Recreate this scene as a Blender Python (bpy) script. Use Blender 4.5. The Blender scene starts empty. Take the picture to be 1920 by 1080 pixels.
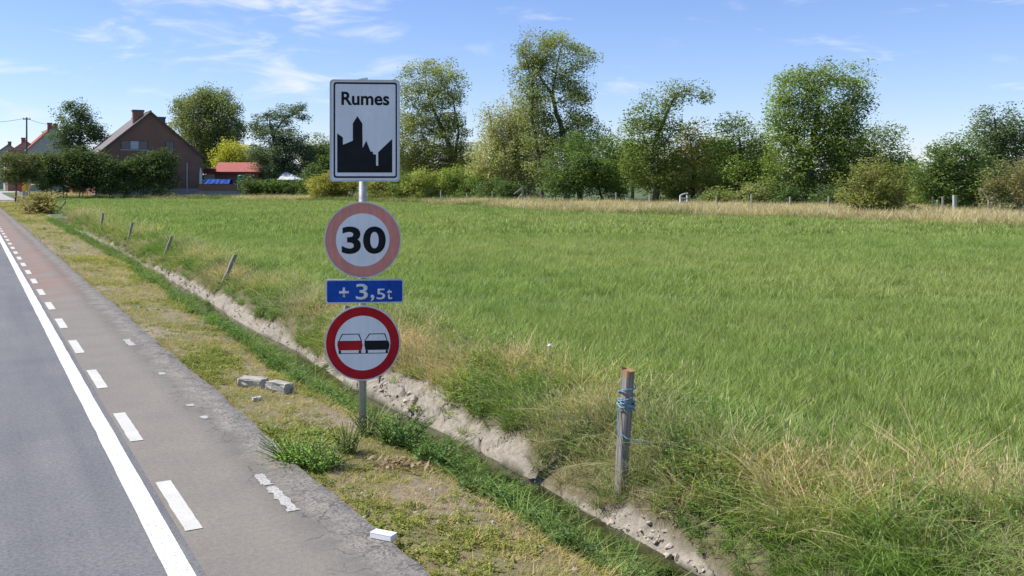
import bpy, math
import numpy as np
from mathutils import Vector, Matrix

# ------------------------------------------------------------------ camera, sky, sun
SC = bpy.context.scene
COL = SC.collection
F, HOR, H = 1800.0, 338.0, 2.30          # focal length (px of a 1920 frame), horizon row, eye height
cam_d = bpy.data.cameras.new('camera'); cam = bpy.data.objects.new('camera', cam_d); COL.objects.link(cam)
cam.location = (0, 0, H); cam.rotation_euler = (math.radians(90), 0, 0)
cam_d.sensor_fit = 'HORIZONTAL'; cam_d.sensor_width = 36.0; cam_d.lens = 36.0 * F / 1920.0
cam_d.shift_y = -(540 - HOR) / 1920.0
cam_d.clip_start = 0.1; cam_d.clip_end = 8000
SC.camera = cam

SUN_AZ, SUN_EL = math.radians(-87), math.radians(51)     # from +Y (view direction), negative = left
W = bpy.data.worlds.new('World'); SC.world = W; W.use_nodes = True
def build_world():
    nt = W.node_tree; N = nt.nodes; L = nt.links; N.clear()
    out = N.new('ShaderNodeOutputWorld'); bg = N.new('ShaderNodeBackground')
    sky = N.new('ShaderNodeTexSky'); sky.sky_type = 'NISHITA'; sky.sun_disc = False
    sky.sun_elevation = SUN_EL; sky.sun_rotation = SUN_AZ
    sky.altitude = 50; sky.air_density = 1.0; sky.dust_density = 0.05; sky.ozone_density = 2.6
    bg.inputs['Strength'].default_value = 0.094
    tc = N.new('ShaderNodeTexCoord'); sep = N.new('ShaderNodeSeparateXYZ'); L.new(tc.outputs['Generated'], sep.inputs[0])
    def M(op, a, b=None, c=None):
        n = N.new('ShaderNodeMath'); n.operation = op
        for i, v in enumerate((a, b, c)):
            if v is None: continue
            if isinstance(v, (int, float)): n.inputs[i].default_value = v
            else: L.new(v, n.inputs[i])
        return n.outputs[0]
    az = M('ARCTAN2', sep.outputs[0], sep.outputs[1]); el = M('ARCSINE', sep.outputs[2])
    comb = N.new('ShaderNodeCombineXYZ')
    L.new(M('MULTIPLY_ADD', el, 3.0, M('MULTIPLY', az, 9.0)), comb.inputs[0]); L.new(M('MULTIPLY', el, 34.0), comb.inputs[1])
    n1 = N.new('ShaderNodeTexNoise'); n1.inputs['Scale'].default_value = 1.0; n1.inputs['Detail'].default_value = 8
    n1.inputs['Roughness'].default_value = 0.56; n1.inputs['Distortion'].default_value = 0.55
    L.new(comb.outputs[0], n1.inputs['Vector'])
    # broad drift of where the thin cloud lies
    c2 = N.new('ShaderNodeCombineXYZ'); L.new(az, c2.inputs[0]); L.new(M('MULTIPLY', el, 3.0), c2.inputs[1])
    n2 = N.new('ShaderNodeTexNoise'); n2.inputs['Scale'].default_value = 2.2; n2.inputs['Detail'].default_value = 2
    L.new(c2.outputs[0], n2.inputs['Vector'])
    dx = M('DIVIDE', M('SUBTRACT', az, -0.25), 0.20); dy = M('DIVIDE', M('SUBTRACT', el, 0.145), 0.085)
    g = M('EXPONENT', M('MULTIPLY', M('ADD', M('MULTIPLY', dx, dx), M('MULTIPLY', dy, dy)), -1.0))
    cov = M('ADD', M('MULTIPLY', g, 0.15), M('SUBTRACT', M('MULTIPLY', M('SUBTRACT', n2.outputs[0], 0.5), 0.25), 0.012))
    mr = N.new('ShaderNodeMapRange'); mr.interpolation_type = 'SMOOTHSTEP'
    L.new(M('ADD', n1.outputs[0], cov), mr.inputs['Value'])
    mr.inputs['From Min'].default_value = 0.565; mr.inputs['From Max'].default_value = 0.83
    mr.inputs['To Min'].default_value = 0.0; mr.inputs['To Max'].default_value = 0.80
    mix = N.new('ShaderNodeMixRGB'); L.new(mr.outputs[0], mix.inputs[0])
    tint = N.new('ShaderNodeMixRGB'); tint.blend_type = 'MULTIPLY'; tint.inputs[0].default_value = 1; L.new(sky.outputs[0], tint.inputs[1]); tint.inputs[2].default_value = (0.74, 0.775, 1.0, 1)
    L.new(tint.outputs[0], mix.inputs[1])
    mix.inputs[2].default_value = (5.8, 6.0, 6.5, 1)
    L.new(mix.outputs[0], bg.inputs['Color']); L.new(bg.outputs[0], out.inputs[0])
build_world()
sun_d = bpy.data.lights.new('sun', 'SUN'); sun = bpy.data.objects.new('sun', sun_d); COL.objects.link(sun)
sun_d.energy = 3.7; sun_d.angle = math.radians(0.53); sun_d.color = (1.0, 0.955, 0.88)
TO_SUN = Vector((math.sin(SUN_AZ) * math.cos(SUN_EL), math.cos(SUN_AZ) * math.cos(SUN_EL), math.sin(SUN_EL)))
sun.rotation_euler = TO_SUN.to_track_quat('Z', 'Y').to_euler(); sun.location = TO_SUN * 60
vs = SC.view_settings; vs.view_transform = 'Standard'; vs.look = 'None'; vs.exposure = 0.80; vs.gamma = 1.0
vs.use_curve_mapping = False
SC.cycles.max_bounces = 6; SC.cycles.diffuse_bounces = 2; SC.cycles.transmission_bounces = 4; SC.cycles.glossy_bounces = 2

# ------------------------------------------------------------------ coordinates
TH = math.atan2(1018.0, F)                                # the road runs away to the left
DX, DY = -math.sin(TH), math.cos(TH); RX, RY = math.cos(TH), math.sin(TH)
def st(s, t): return s * DX + t * RX, s * DY + t * RY       # along / across the road -> world
def to_st(X, Y): return X * DX + Y * DY, X * RX + Y * RY
def PX(x, y, D): return Vector(((x - 960) / F * D, D, H - (y - HOR) / F * D))
def GD(x, y, z=0.0):                                       # where the sight line meets level z
    D = (H - z) * F / (y - HOR); return Vector(((x - 960) / F * D, D, z))
rng = np.random.default_rng(7)

def _hash(ix, iy, seed):
    n = (ix.astype(np.int64) * 374761393 + iy.astype(np.int64) * 668265263 + seed * 974634777) & 0x7fffffff
    n = ((n ^ (n >> 13)) * 1274126177) & 0x7fffffff
    n = n ^ (n >> 16)
    return (n & 0xffff) / 65535.0
def vnoise(x, y, seed=0):
    x = np.asarray(x, float); y = np.asarray(y, float)
    ix = np.floor(x); iy = np.floor(y); fx = x - ix; fy = y - iy
    fx = fx * fx * (3 - 2 * fx); fy = fy * fy * (3 - 2 * fy)
    a = _hash(ix, iy, seed); b = _hash(ix + 1, iy, seed); c = _hash(ix, iy + 1, seed); d = _hash(ix + 1, iy + 1, seed)
    return (a * (1 - fx) + b * fx) * (1 - fy) + (c * (1 - fx) + d * fx) * fy
def fbm(x, y, seed=0, oct=4):
    v = 0; a = 0.5; tot = 0
    for o in range(oct):
        v = v + a * vnoise(np.asarray(x) * 2 ** o, np.asarray(y) * 2 ** o, seed + o * 17); tot += a; a *= 0.5
    return v / tot
def worley(x, y, seed=0):
    x = np.asarray(x, float); y = np.asarray(y, float); ix = np.floor(x); iy = np.floor(y)
    d1 = np.full(x.shape, 9.0); d2 = np.full(x.shape, 9.0); cid = np.zeros(x.shape)
    for ox in (-1, 0, 1):
        for oy in (-1, 0, 1):
            cx = ix + ox; cy = iy + oy
            px = cx + _hash(cx, cy, seed); py = cy + _hash(cx, cy, seed + 5); h = _hash(cx, cy, seed + 9)
            d = np.hypot(px - x, py - y)
            m = d < d1
            d2 = np.where(m, d1, np.minimum(d2, d)); cid = np.where(m, h, cid); d1 = np.where(m, d, d1)
    return d2 - d1, cid
def sstep(a, b, x):
    t = np.clip((np.asarray(x, float) - a) / (b - a), 0, 1); return t * t * (3 - 2 * t)

# ------------------------------------------------------------------ materials
def lin(r, g, b):
    f = lambda c: c / 12.92 if c <= 0.04045 else ((c + 0.055) / 1.055) ** 2.4
    return (f(r / 255), f(g / 255), f(b / 255))
MATS = {}
def mat_plain(name, col, rough=0.7, var=0.12, scale=6.0, metal=0.0, bump=0.0, bscale=40.0, col2=None):
    if name in MATS: return MATS[name]
    m = bpy.data.materials.new(name); m.use_nodes = True; nt = m.node_tree; N = nt.nodes; L = nt.links
    p = N['Principled BSDF']; p.inputs['Roughness'].default_value = rough; p.inputs['Metallic'].default_value = metal; p.inputs['Specular IOR Level'].default_value = 0.25 if rough > 0.7 else 0.5
    tc = N.new('ShaderNodeTexCoord'); ns = N.new('ShaderNodeTexNoise'); ns.inputs['Scale'].default_value = scale
    ns.inputs['Detail'].default_value = 6; ns.inputs['Roughness'].default_value = 0.65
    L.new(tc.outputs['Object'], ns.inputs['Vector'])
    r = N.new('ShaderNodeValToRGB'); c2 = col2 or tuple(c * (1 - 2 * var) for c in col)
    r.color_ramp.elements[0].position = 0.34; r.color_ramp.elements[1].position = 0.66
    r.color_ramp.elements[0].color = (*c2, 1); r.color_ramp.elements[1].color = (*[min(1, c * (1 + (0.3 * var))) for c in col], 1)
    L.new(ns.outputs[0], r.inputs[0]); L.new(r.outputs[0], p.inputs['Base Color'])
    if bump:
        nb = N.new('ShaderNodeTexNoise'); nb.inputs['Scale'].default_value = bscale; nb.inputs['Detail'].default_value = 5
        L.new(tc.outputs['Object'], nb.inputs['Vector'])
        b = N.new('ShaderNodeBump'); b.inputs['Strength'].default_value = bump; b.inputs['Distance'].default_value = 0.02
        L.new(nb.outputs[0], b.inputs['Height']); L.new(b.outputs[0], p.inputs['Normal'])
    MATS[name] = m; return m
def mat_leaf(name, trans=0.32, gloss=0.05, inst=False, boost=1.0):
    if name in MATS: return MATS[name]
    m = bpy.data.materials.new(name); m.use_nodes = True; nt = m.node_tree; N = nt.nodes; L = nt.links; N.clear()
    out = N.new('ShaderNodeOutputMaterial'); at = N.new('ShaderNodeAttribute'); at.attribute_name = 'Col'
    c = at.outputs['Color']
    if inst:
        ai = N.new('ShaderNodeAttribute'); ai.attribute_type = 'INSTANCER'; ai.attribute_name = 'tint'
        mm = N.new('ShaderNodeMixRGB'); mm.blend_type = 'MULTIPLY'; mm.inputs[0].default_value = 1
        L.new(c, mm.inputs[1]); L.new(ai.outputs['Color'], mm.inputs[2]); c = mm.outputs[0]
    d = N.new('ShaderNodeBsdfDiffuse'); t = N.new('ShaderNodeBsdfTranslucent'); gl = N.new('ShaderNodeBsdfGlossy')
    gl.inputs['Roughness'].default_value = 0.6; gl.inputs['Color'].default_value = (0.9, 0.95, 1, 1)
    tcol = N.new('ShaderNodeMixRGB'); tcol.blend_type = 'MULTIPLY'; tcol.inputs[0].default_value = 1
    tcol.inputs[2].default_value = (1.08 * boost, 1.15 * boost, 0.72 * boost, 1)
    L.new(c, d.inputs[0]); L.new(c, tcol.inputs[1]); L.new(tcol.outputs[0], t.inputs[0])
    a = N.new('ShaderNodeMixShader'); a.inputs[0].default_value = trans; L.new(d.outputs[0], a.inputs[1]); L.new(t.outputs[0], a.inputs[2])
    b = N.new('ShaderNodeMixShader'); b.inputs[0].default_value = gloss; L.new(a.outputs[0], b.inputs[1]); L.new(gl.outputs[0], b.inputs[2])
    L.new(b.outputs[0], out.inputs[0]); MATS[name] = m; return m

def nodes_of(name):
    m = bpy.data.materials.new(name); m.use_nodes = True; MATS[name] = m
    return m, m.node_tree.nodes, m.node_tree.links, m.node_tree.nodes['Principled BSDF']
def ramp(N, L, src, stops):
    r = N.new('ShaderNodeValToRGB'); els = r.color_ramp.elements
    while len(els) < len(stops): els.new(0.5)
    for e, (p, c) in zip(els, stops): e.position = p; e.color = (*c, 1) if len(c) == 3 else c
    L.new(src, r.inputs[0]); return r.outputs[0]
def noise(N, L, vec, scale, detail=5, rough=0.6, dist=0.0):
    n = N.new('ShaderNodeTexNoise'); n.inputs['Scale'].default_value = scale; n.inputs['Detail'].default_value = detail
    n.inputs['Roughness'].default_value = rough; n.inputs['Distortion'].default_value = dist
    if vec is not None: L.new(vec, n.inputs['Vector'])
    return n.outputs[0]
def mixc(N, L, f, a, b, mode='MIX'):
    n = N.new('ShaderNodeMixRGB'); n.blend_type = mode
    for i, v in ((0, f), (1, a), (2, b)):
        if isinstance(v, (int, float)): n.inputs[i].default_value = v
        elif isinstance(v, tuple): n.inputs[i].default_value = (*v, 1) if len(v) == 3 else v
        else: L.new(v, n.inputs[i])
    return n.outputs[0]
def road_coords(N, L):
    """x = across the road, y = along the road, in metres"""
    g = N.new('ShaderNodeNewGeometry'); mp = N.new('ShaderNodeMapping'); mp.vector_type = 'POINT'
    mp.inputs['Rotation'].default_value = (0, 0, -TH)
    L.new(g.outputs['Position'], mp.inputs['Vector']); return mp.outputs[0]

def make_road_mats():
    m, N, L, p = nodes_of('asphalt'); v = road_coords(N, L)
    fine = noise(N, L, v, 160, 3, 0.7); mid = noise(N, L, v, 34, 4, 0.7); big = noise(N, L, v, 0.9, 4, 0.6)
    st_map = N.new('ShaderNodeMapping'); st_map.inputs['Scale'].default_value = (2.2, 0.12, 1); L.new(v, st_map.inputs['Vector'])
    streak = noise(N, L, st_map.outputs[0], 1.5, 4, 0.6)
    c = ramp(N, L, fine, [(0.30, (0.095, 0.096, 0.098)), (0.50, (0.163, 0.164, 0.167)), (0.72, (0.27, 0.268, 0.264))])
    c = mixc(N, L, 0.7, c, ramp(N, L, mid, [(0.35, (0.60, 0.60, 0.61)), (0.65, (1.24, 1.23, 1.21))]), 'MULTIPLY')
    c = mixc(N, L, 0.8, c, ramp(N, L, big, [(0.32, (0.84, 0.86, 0.90)), (0.68, (1.12, 1.10, 1.05))]), 'MULTIPLY')
    c = mixc(N, L, 0.7, c, ramp(N, L, streak, [(0.35, (0.85, 0.86, 0.88)), (0.65, (1.12, 1.11, 1.08))]), 'MULTIPLY')
    L.new(c, p.inputs['Base Color']); p.inputs['Roughness'].default_value = 0.85; p.inputs['Specular IOR Level'].default_value = 0.3
    b = N.new('ShaderNodeBump'); b.inputs['Strength'].default_value = 0.5; b.inputs['Distance'].default_value = 0.006
    L.new(mid, b.inputs['Height']); L.new(b.outputs[0], p.inputs['Normal'])

    m, N, L, p = nodes_of('path_asphalt'); v = road_coords(N, L)
    sep = N.new('ShaderNodeSeparateXYZ'); L.new(v, sep.inputs[0])
    fine = noise(N, L, v, 150, 3, 0.7); mid = noise(N, L, v, 26, 4, 0.7); big = noise(N, L, v, 1.3, 5, 0.62)
    c = ramp(N, L, fine, [(0.28, (0.155, 0.138, 0.113)), (0.5, (0.225, 0.203, 0.168)), (0.75, (0.29, 0.266, 0.225))])
    c = mixc(N, L, 0.6, c, ramp(N, L, mid, [(0.35, (0.78, 0.78, 0.78)), (0.65, (1.12, 1.11, 1.1))]), 'MULTIPLY')
    c = mixc(N, L, 0.8, c, ramp(N, L, big, [(0.32, (0.88, 0.88, 0.90)), (0.68, (1.08, 1.07, 1.05))]), 'MULTIPLY')
    # old red surfacing left on the far stretch
    mr = N.new('ShaderNodeMapRange'); mr.inputs['From Min'].default_value = 18.5; mr.inputs['From Max'].default_value = 23; L.new(sep.outputs[1], mr.inputs['Value'])
    rn = N.new('ShaderNodeMath'); rn.operation = 'MULTIPLY'; L.new(mr.outputs[0], rn.inputs[0])
    L.new(ramp(N, L, noise(N, L, v, 0.8, 5, 0.7), [(0.38, (0.0,) * 3), (0.56, (0.75,) * 3)]), rn.inputs[1])
    c = mixc(N, L, rn.outputs[0], c, mixc(N, L, 1.0, c, (1.22, 0.82, 0.74), 'MULTIPLY'))
    # crumbled outer edge: exposed stone and grey chippings
    wob = N.new('ShaderNodeMath'); wob.operation = 'MULTIPLY_ADD'; L.new(noise(N, L, v, 2.2, 5, 0.7), wob.inputs[0]); wob.inputs[1].default_value = 0.55; L.new(sep.outputs[0], wob.inputs[2])
    er = N.new('ShaderNodeMapRange'); er.inputs['From Min'].default_value = 2.26; er.inputs['From Max'].default_value = 2.46; L.new(wob.outputs[0], er.inputs['Value'])
    chips = N.new('ShaderNodeTexVoronoi'); chips.inputs['Scale'].default_value = 70; L.new(v, chips.inputs['Vector'])
    ec = ramp(N, L, chips.outputs['Color'], [(0.1, (0.19, 0.172, 0.145)), (0.45, (0.36, 0.32, 0.262)), (0.9, (0.48, 0.43, 0.355))])
    ec = mixc(N, L, 0.7, ec, ramp(N, L, noise(N, L, v, 6, 5, 0.7), [(0.35, (0.70, 0.69, 0.68)), (0.62, (1.2, 1.17, 1.12))]), 'MULTIPLY')
    c = mixc(N, L, er.outputs[0], c, ec)
    # hairline cracks near that edge
    cv = N.new('ShaderNodeTexVoronoi'); cv.feature = 'DISTANCE_TO_EDGE'; cv.inputs['Scale'].default_value = 2.6
    dm = N.new('ShaderNodeVectorMath'); dm.operation = 'MULTIPLY_ADD'
    n3 = N.new('ShaderNodeTexNoise'); n3.inputs['Scale'].default_value = 5; L.new(v, n3.inputs['Vector'])
    L.new(n3.outputs['Color'], dm.inputs[0]); dm.inputs[1].default_value = (0.35, 0.35, 0); L.new(v, dm.inputs[2]); L.new(dm.outputs[0], cv.inputs['Vector'])
    ck = ramp(N, L, cv.outputs['Distance'], [(0.0, (1,) * 3), (0.018, (0,) * 3)])
    cm = N.new('ShaderNodeMapRange'); cm.inputs['From Min'].default_value = 2.0; cm.inputs['From Max'].default_value = 2.3; cm.inputs['To Max'].default_value = 0.75; L.new(wob.outputs[0], cm.inputs['Value'])
    ckm = N.new('ShaderNodeMath'); ckm.operation = 'MULTIPLY'; L.new(ck, ckm.inputs[0]); L.new(cm.outputs[0], ckm.inputs[1])
    c = mixc(N, L, ckm.outputs[0], c, (0.07, 0.068, 0.064))
    L.new(c, p.inputs['Base Color']); p.inputs['Roughness'].default_value = 0.85
    b = N.new('ShaderNodeBump'); b.inputs['Strength'].default_value = 0.4; b.inputs['Distance'].default_value = 0.005; p.inputs['Specular IOR Level'].default_value = 0.3
    hs = N.new('ShaderNodeMath'); hs.operation = 'MULTIPLY_ADD'; hs.inputs[1].default_value = 0.25; L.new(chips.outputs['Distance'], hs.inputs[0]); L.new(mid, hs.inputs[2])
    L.new(hs.outputs[0], b.inputs['Height']); L.new(b.outputs[0], p.inputs['Normal'])

    for nm, a, bb in (('line_paint', (0.80, 0.79, 0.76), 0.56), ('dash_paint', (0.62, 0.60, 0.53), 0.46), ('worn_paint', (0.56, 0.54, 0.48), 0.60)):
        m, N, L, p = nodes_of(nm); v = road_coords(N, L)
        wear = noise(N, L, v, 60, 5, 0.75)
        c = ramp(N, L, wear, [(bb - 0.17, (0.30, 0.29, 0.27)), (bb - 0.06 if nm != 'line_paint' else bb - 0.1, tuple(x * 0.9 for x in a)), (0.68, a)])
        c = mixc(N, L, 0.6, c, ramp(N, L, noise(N, L, v, 3, 4), [(0.35, (0.85, 0.85, 0.84)), (0.6, (1.05, 1.05, 1.05))]), 'MULTIPLY')
        L.new(c, p.inputs['Base Color']); p.inputs['Roughness'].default_value = 0.6
make_road_mats()

def make_ground_mat():
    m, N, L, p = nodes_of('earth'); g = N.new('ShaderNodeNewGeometry'); v = g.outputs['Position']
    at = N.new('ShaderNodeAttribute'); at.attribute_name = 'Col'
    c = mixc(N, L, 0.85, at.outputs['Color'], ramp(N, L, noise(N, L, v, 14, 6, 0.7), [(0.3, (0.62, 0.61, 0.6)), (0.7, (1.22, 1.2, 1.18))]), 'MULTIPLY')
    c = mixc(N, L, 0.6, c, ramp(N, L, noise(N, L, v, 90, 3, 0.7), [(0.3, (0.7, 0.7, 0.7)), (0.7, (1.2, 1.2, 1.2))]), 'MULTIPLY')
    L.new(c, p.inputs['Base Color']); p.inputs['Roughness'].default_value = 0.95
    b = N.new('ShaderNodeBump'); b.inputs['Strength'].default_value = 0.7; b.inputs['Distance'].default_value = 0.03
    L.new(noise(N, L, v, 22, 6, 0.75), b.inputs['Height']); L.new(b.outputs[0], p.inputs['Normal'])
make_ground_mat()

# ------------------------------------------------------------------ mesh helpers
def mesh_np(name, V, Fc, colors=None, smooth=False):
    """V (n,3); Fc (m,k) with one k, -> mesh"""
    V = np.asarray(V, np.float32); Fc = np.asarray(Fc, np.int32); k = Fc.shape[1]
    me = bpy.data.meshes.new(name); me.vertices.add(len(V)); me.vertices.foreach_set('co', V.ravel())
    me.loops.add(Fc.size); me.loops.foreach_set('vertex_index', Fc.ravel())
    me.polygons.add(len(Fc)); me.polygons.foreach_set('loop_start', np.arange(0, Fc.size, k, dtype=np.int32))
    me.polygons.foreach_set('loop_total', np.full(len(Fc), k, np.int32))
    if smooth: me.polygons.foreach_set('use_smooth', np.ones(len(Fc), bool))
    me.update(calc_edges=True)
    if colors is not None:
        a = me.attributes.new('Col', 'FLOAT_COLOR', 'POINT')
        c = np.ones((len(V), 4), np.float32); c[:, :3] = colors; a.data.foreach_set('color', c.ravel())
    return me
def link(name, me, mat=None, parent=None):
    o = bpy.data.objects.new(name, me); COL.objects.link(o)
    if mat is not None and me is not None: me.materials.append(mat)
    if parent is not None: o.parent = parent
    return o
def tag(o, label=None, cat=None, group=None, kind=None):
    if label: o['label'] = label
    if cat: o['category'] = cat
    if group: o['group'] = group
    if kind: o['kind'] = kind
    return o
def empty(name, loc, label=None, cat=None, group=None, rz=0.0):
    o = bpy.data.objects.new(name, None); COL.objects.link(o); o.location = loc; o.rotation_euler = (0, 0, rz)
    o.empty_display_size = 0.2
    return tag(o, label, cat, group)

class MB:
    def __init__(s): s.v = []; s.f = []
    def add(s, V, Fc):
        b = len(s.v); s.v += [tuple(map(float, q)) for q in V]; s.f += [tuple(i + b for i in q) for q in Fc]; return s
    def box(s, x0, x1, y0, y1, z0, z1):
        V = [(x0, y0, z0), (x1, y0, z0), (x1, y1, z0), (x0, y1, z0), (x0, y0, z1), (x1, y0, z1), (x1, y1, z1), (x0, y1, z1)]
        return s.add(V, [(0, 3, 2, 1), (4, 5, 6, 7), (0, 1, 5, 4), (1, 2, 6, 5), (2, 3, 7, 6), (3, 0, 4, 7)])
    def tube(s, pts, rad, n=8, cap=True):
        pts = [Vector(q) for q in pts]; rad = [rad] * len(pts) if isinstance(rad, (int, float)) else rad
        rings = []; up = Vector((0.13, 0.31, 0.94))
        for i, q in enumerate(pts):
            d = (pts[min(i + 1, len(pts) - 1)] - pts[max(i - 1, 0)]).normalized()
            a = d.cross(up if abs(d.dot(up)) < 0.97 else Vector((1, 0, 0))).normalized(); b = d.cross(a)
            rings.append([q + (a * math.cos(2 * math.pi * k / n) + b * math.sin(2 * math.pi * k / n)) * rad[i] for k in range(n)])
        V = [q for r in rings for q in r]; Fc = []
        for i in range(len(pts) - 1):
            for k in range(n):
                Fc.append((i * n + k, i * n + (k + 1) % n, (i + 1) * n + (k + 1) % n, (i + 1) * n + k))
        if cap: Fc += [tuple(range(n - 1, -1, -1)), tuple((len(pts) - 1) * n + k for k in range(n))]
        return s.add(V, Fc)
    def prism_xz(s, pts, y0, y1):
        """outline in x,z given counter-clockwise seen from -y; from y0 (front) to y1 (back)"""
        n = len(pts); V = [(x, y0, z) for x, z in pts] + [(x, y1, z) for x, z in pts]
        return s.add(V, [tuple(range(n)), tuple(range(2 * n - 1, n - 1, -1))] + [(i, i + n, (i + 1) % n + n, (i + 1) % n) for i in range(n)])
    def ring_xz(s, outer, inner, y0, y1):
        n = len(outer); V = [(x, y0, z) for x, z in outer] + [(x, y0, z) for x, z in inner] + [(x, y1, z) for x, z in outer] + [(x, y1, z) for x, z in inner]
        Fc = []
        for i in range(n):
            j = (i + 1) % n
            Fc += [(i, j, n + j, n + i), (2 * n + i, 3 * n + i, 3 * n + j, 2 * n + j), (i, 2 * n + i, 2 * n + j, j), (n + i, n + j, 3 * n + j, 3 * n + i)]
        return s.add(V, Fc)
    def build(s, name, mat, parent=None, smooth=False, bevel=0.0):
        me = bpy.data.meshes.new(name); me.from_pydata(s.v, [], s.f); me.update()
        if smooth: me.polygons.foreach_set('use_smooth', np.ones(len(me.polygons), bool))
        o = link(name, me, mat, parent)
        if bevel:
            b = o.modifiers.new('bevel', 'BEVEL'); b.width = bevel; b.segments = 2; b.limit_method = 'ANGLE'
        return o

# ------------------------------------------------------------------ terrain
def tw(s): return 4.48 + 0.60 * sstep(8, 42, s) + 0.05 * np.sin(np.asarray(s) * 0.9) + 0.14 * (fbm(np.asarray(s) * 0.35, 3.1, 5) - 0.5)
PU = [-99, -2.0, -1.22, -1.02, -0.62, -0.44, 0.0, 0.04, 0.13, 0.44, 0.78, 1.25, 99]
PZ = [-.03, -.03, -.08, -.15, -.46, -.54, -.54, -.46, -.40, -.16, -.03, .05, .05]
EDGE = 2.34                                              # outer edge of the cycle path
def edge_t(s): return EDGE + 0.10 * (fbm(np.asarray(s) * 0.55, 9.7, 21) - 0.5) + 0.09 * (fbm(np.asarray(s) * 3.1, 4.4, 33) - 0.5)
CL_S = [-3, 4.6, 5.2, 5.8, 6.5, 6.9, 7.4, 7.8, 8.2, 9, 10.2, 11.5, 12.3, 13.2, 14.5, 16, 18, 22, 27, 31, 33, 41, 44, 52, 60]
CL_T = [-.1, -.04, .06, .13, .15, .05, -.04, .02, .15, .23, .32, .34, .22, .12, .06, .13, .20, .21, .17, .12, -.02, -.02, .12, .14, 0]
def clay_mask(s, u):
    top = np.interp(s, CL_S, CL_T) + 0.22 * (fbm(np.asarray(s) * 1.5, np.asarray(u) * 2.3, 73) - 0.5) + 0.12 * (fbm(np.asarray(s) * 5, np.asarray(u) * 3, 74) - 0.5)
    return sstep(0.02, 0.05, u) * (1 - sstep(top, top + 0.10, u)) * (1 - sstep(60, 64, s))
def ground_z(X, Y, detail=True):
    s, t = to_st(np.asarray(X, float), np.asarray(Y, float)); u = t - tw(s)
    z = np.interp(u, PU, PZ); dd = 1 - sstep(60, 67, s)
    base = np.where(u > -0.5, 0.05 * sstep(-.5, .5, u), -0.03)
    z = base + (z - base) * dd
    onroad = (t < 2.45)
    n = 0.05 * (fbm(X * 1.1, Y * 1.1, 1) - 0.5) + 0.03 * (fbm(X * 5, Y * 5, 2, 3) - 0.5)
    n = np.where(u > 1.0, n + 0.06 * (fbm(X * 0.15, Y * 0.15, 3, 2) - 0.5), n)
    n = np.where((u > -0.4) & (u < 0.05), 0, n)
    z = np.where(onroad & (t > -6.2), -0.06, z + n)
    if detail:
        e, c = worley(s * 2.1 + u * 2.0, u * 3.2 - s * 0.6, 11); e2, c2 = worley(s * 6.5 + u * 5, u * 8 - s * 2, 12)
        k = clay_mask(s, u)
        z = z + k * (0.13 * (c - 0.5) - 0.11 * (1 - sstep(0.01, 0.13, e)) + 0.035 * (c2 - 0.5) - 0.035 * (1 - sstep(0, 0.16, e2)))
    return z

def build_ground():
    t_ax = np.concatenate([[-2500, -900, -300, -120, -60, -30, -15, -8, -6.2, -6.1, 0, 2.0, 2.2], np.arange(2.30, 4.25, 0.06), np.arange(4.25, 5.75, 0.022),
                           np.arange(5.75, 7.2, 0.09), [7.6, 8.2, 9, 10, 12, 14, 17, 20, 24, 28, 34, 42, 50, 60, 75, 95, 130, 200, 350, 700, 1500, 3000]])
    s_ax = np.concatenate([[-400, -100, -30, -8], np.arange(-2, 16, 0.035), np.arange(16, 30, 0.09), np.arange(30, 70, 0.3), [72, 76, 80, 86, 92, 100, 110, 125, 145, 170, 210, 270, 350, 500, 800, 1500, 3500]])
    S, T = np.meshgrid(s_ax, t_ax, indexing='ij'); X, Y = st(S, T); Z = ground_z(X, Y); U = T - tw(S)
    far = np.hypot(X, Y) > 180; Z = np.where(far & ((T > 2.5) | (T < -6.2)), 0.0, Z)
    n = S.size; V = np.stack([X.ravel(), Y.ravel(), Z.ravel()], 1)
    a, b = S.shape; I = np.arange(n).reshape(a, b)
    Fc = np.stack([I[:-1, :-1].ravel(), I[:-1, 1:].ravel(), I[1:, 1:].ravel(), I[1:, :-1].ravel()], 1)
    # albedo of each kind of ground
    C = np.zeros((a, b, 3)); nz = fbm(X * 0.9, Y * 0.9, 41)[..., None]; nb = fbm(X * 0.05, Y * 0.05, 43)[..., None]
    field = np.array([0.085, 0.125, 0.035]) * (0.8 + 0.4 * nz) * (0.85 + 0.3 * nb)
    verge_g = np.array([0.20, 0.18, 0.085]); soil = np.array([0.27, 0.22, 0.155])
    sn = sstep(0.44, 0.66, fbm(S * 0.9, T * 1.6, 44))[..., None]
    verge = verge_g * (1 - sn) + soil * sn
    clay_c = np.array([0.325, 0.29, 0.24]) * (0.82 + 0.36 * fbm(S * 3, U * 3, 45)[..., None])
    mud = np.array([0.055, 0.055, 0.03])
    C[:] = field
    bank = np.array([0.15, 0.125, 0.07]) * (0.8 + 0.4 * nz)
    C = np.where((U > 0)[..., None] & (U < 1.3)[..., None] & (S < 66)[..., None], bank, C)
    C = np.where((U <= -0.4)[..., None] & (T > 2.2)[..., None], verge, C)
    wet = ((1 - sstep(0.03, 0.075, U)) * sstep(-0.66, -0.52, U) * (S < 66))[..., None]
    C = C * (1 - wet) + mud * wet
    k = clay_mask(S, U)[..., None]; C = C * (1 - k) + clay_c * k
    # bare clay also shows on the lip of the near bank
    lip = (sstep(0.52, 0.62, fbm(S * 1.2, T * 3, 46)) * sstep(-1.15, -1.0, U) * (1 - sstep(-0.8, -0.65, U)) * (S < 64))[..., None]
    C = C * (1 - lip) + np.array([0.30, 0.265, 0.215]) * lip
    me = mesh_np('ground', V, Fc, C.reshape(-1, 3), smooth=True)
    return tag(link('ground', me, MATS['earth']), 'green meadow, worn verge and clay ditch banks beside the road', 'ground', kind='structure')
build_ground()

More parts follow.
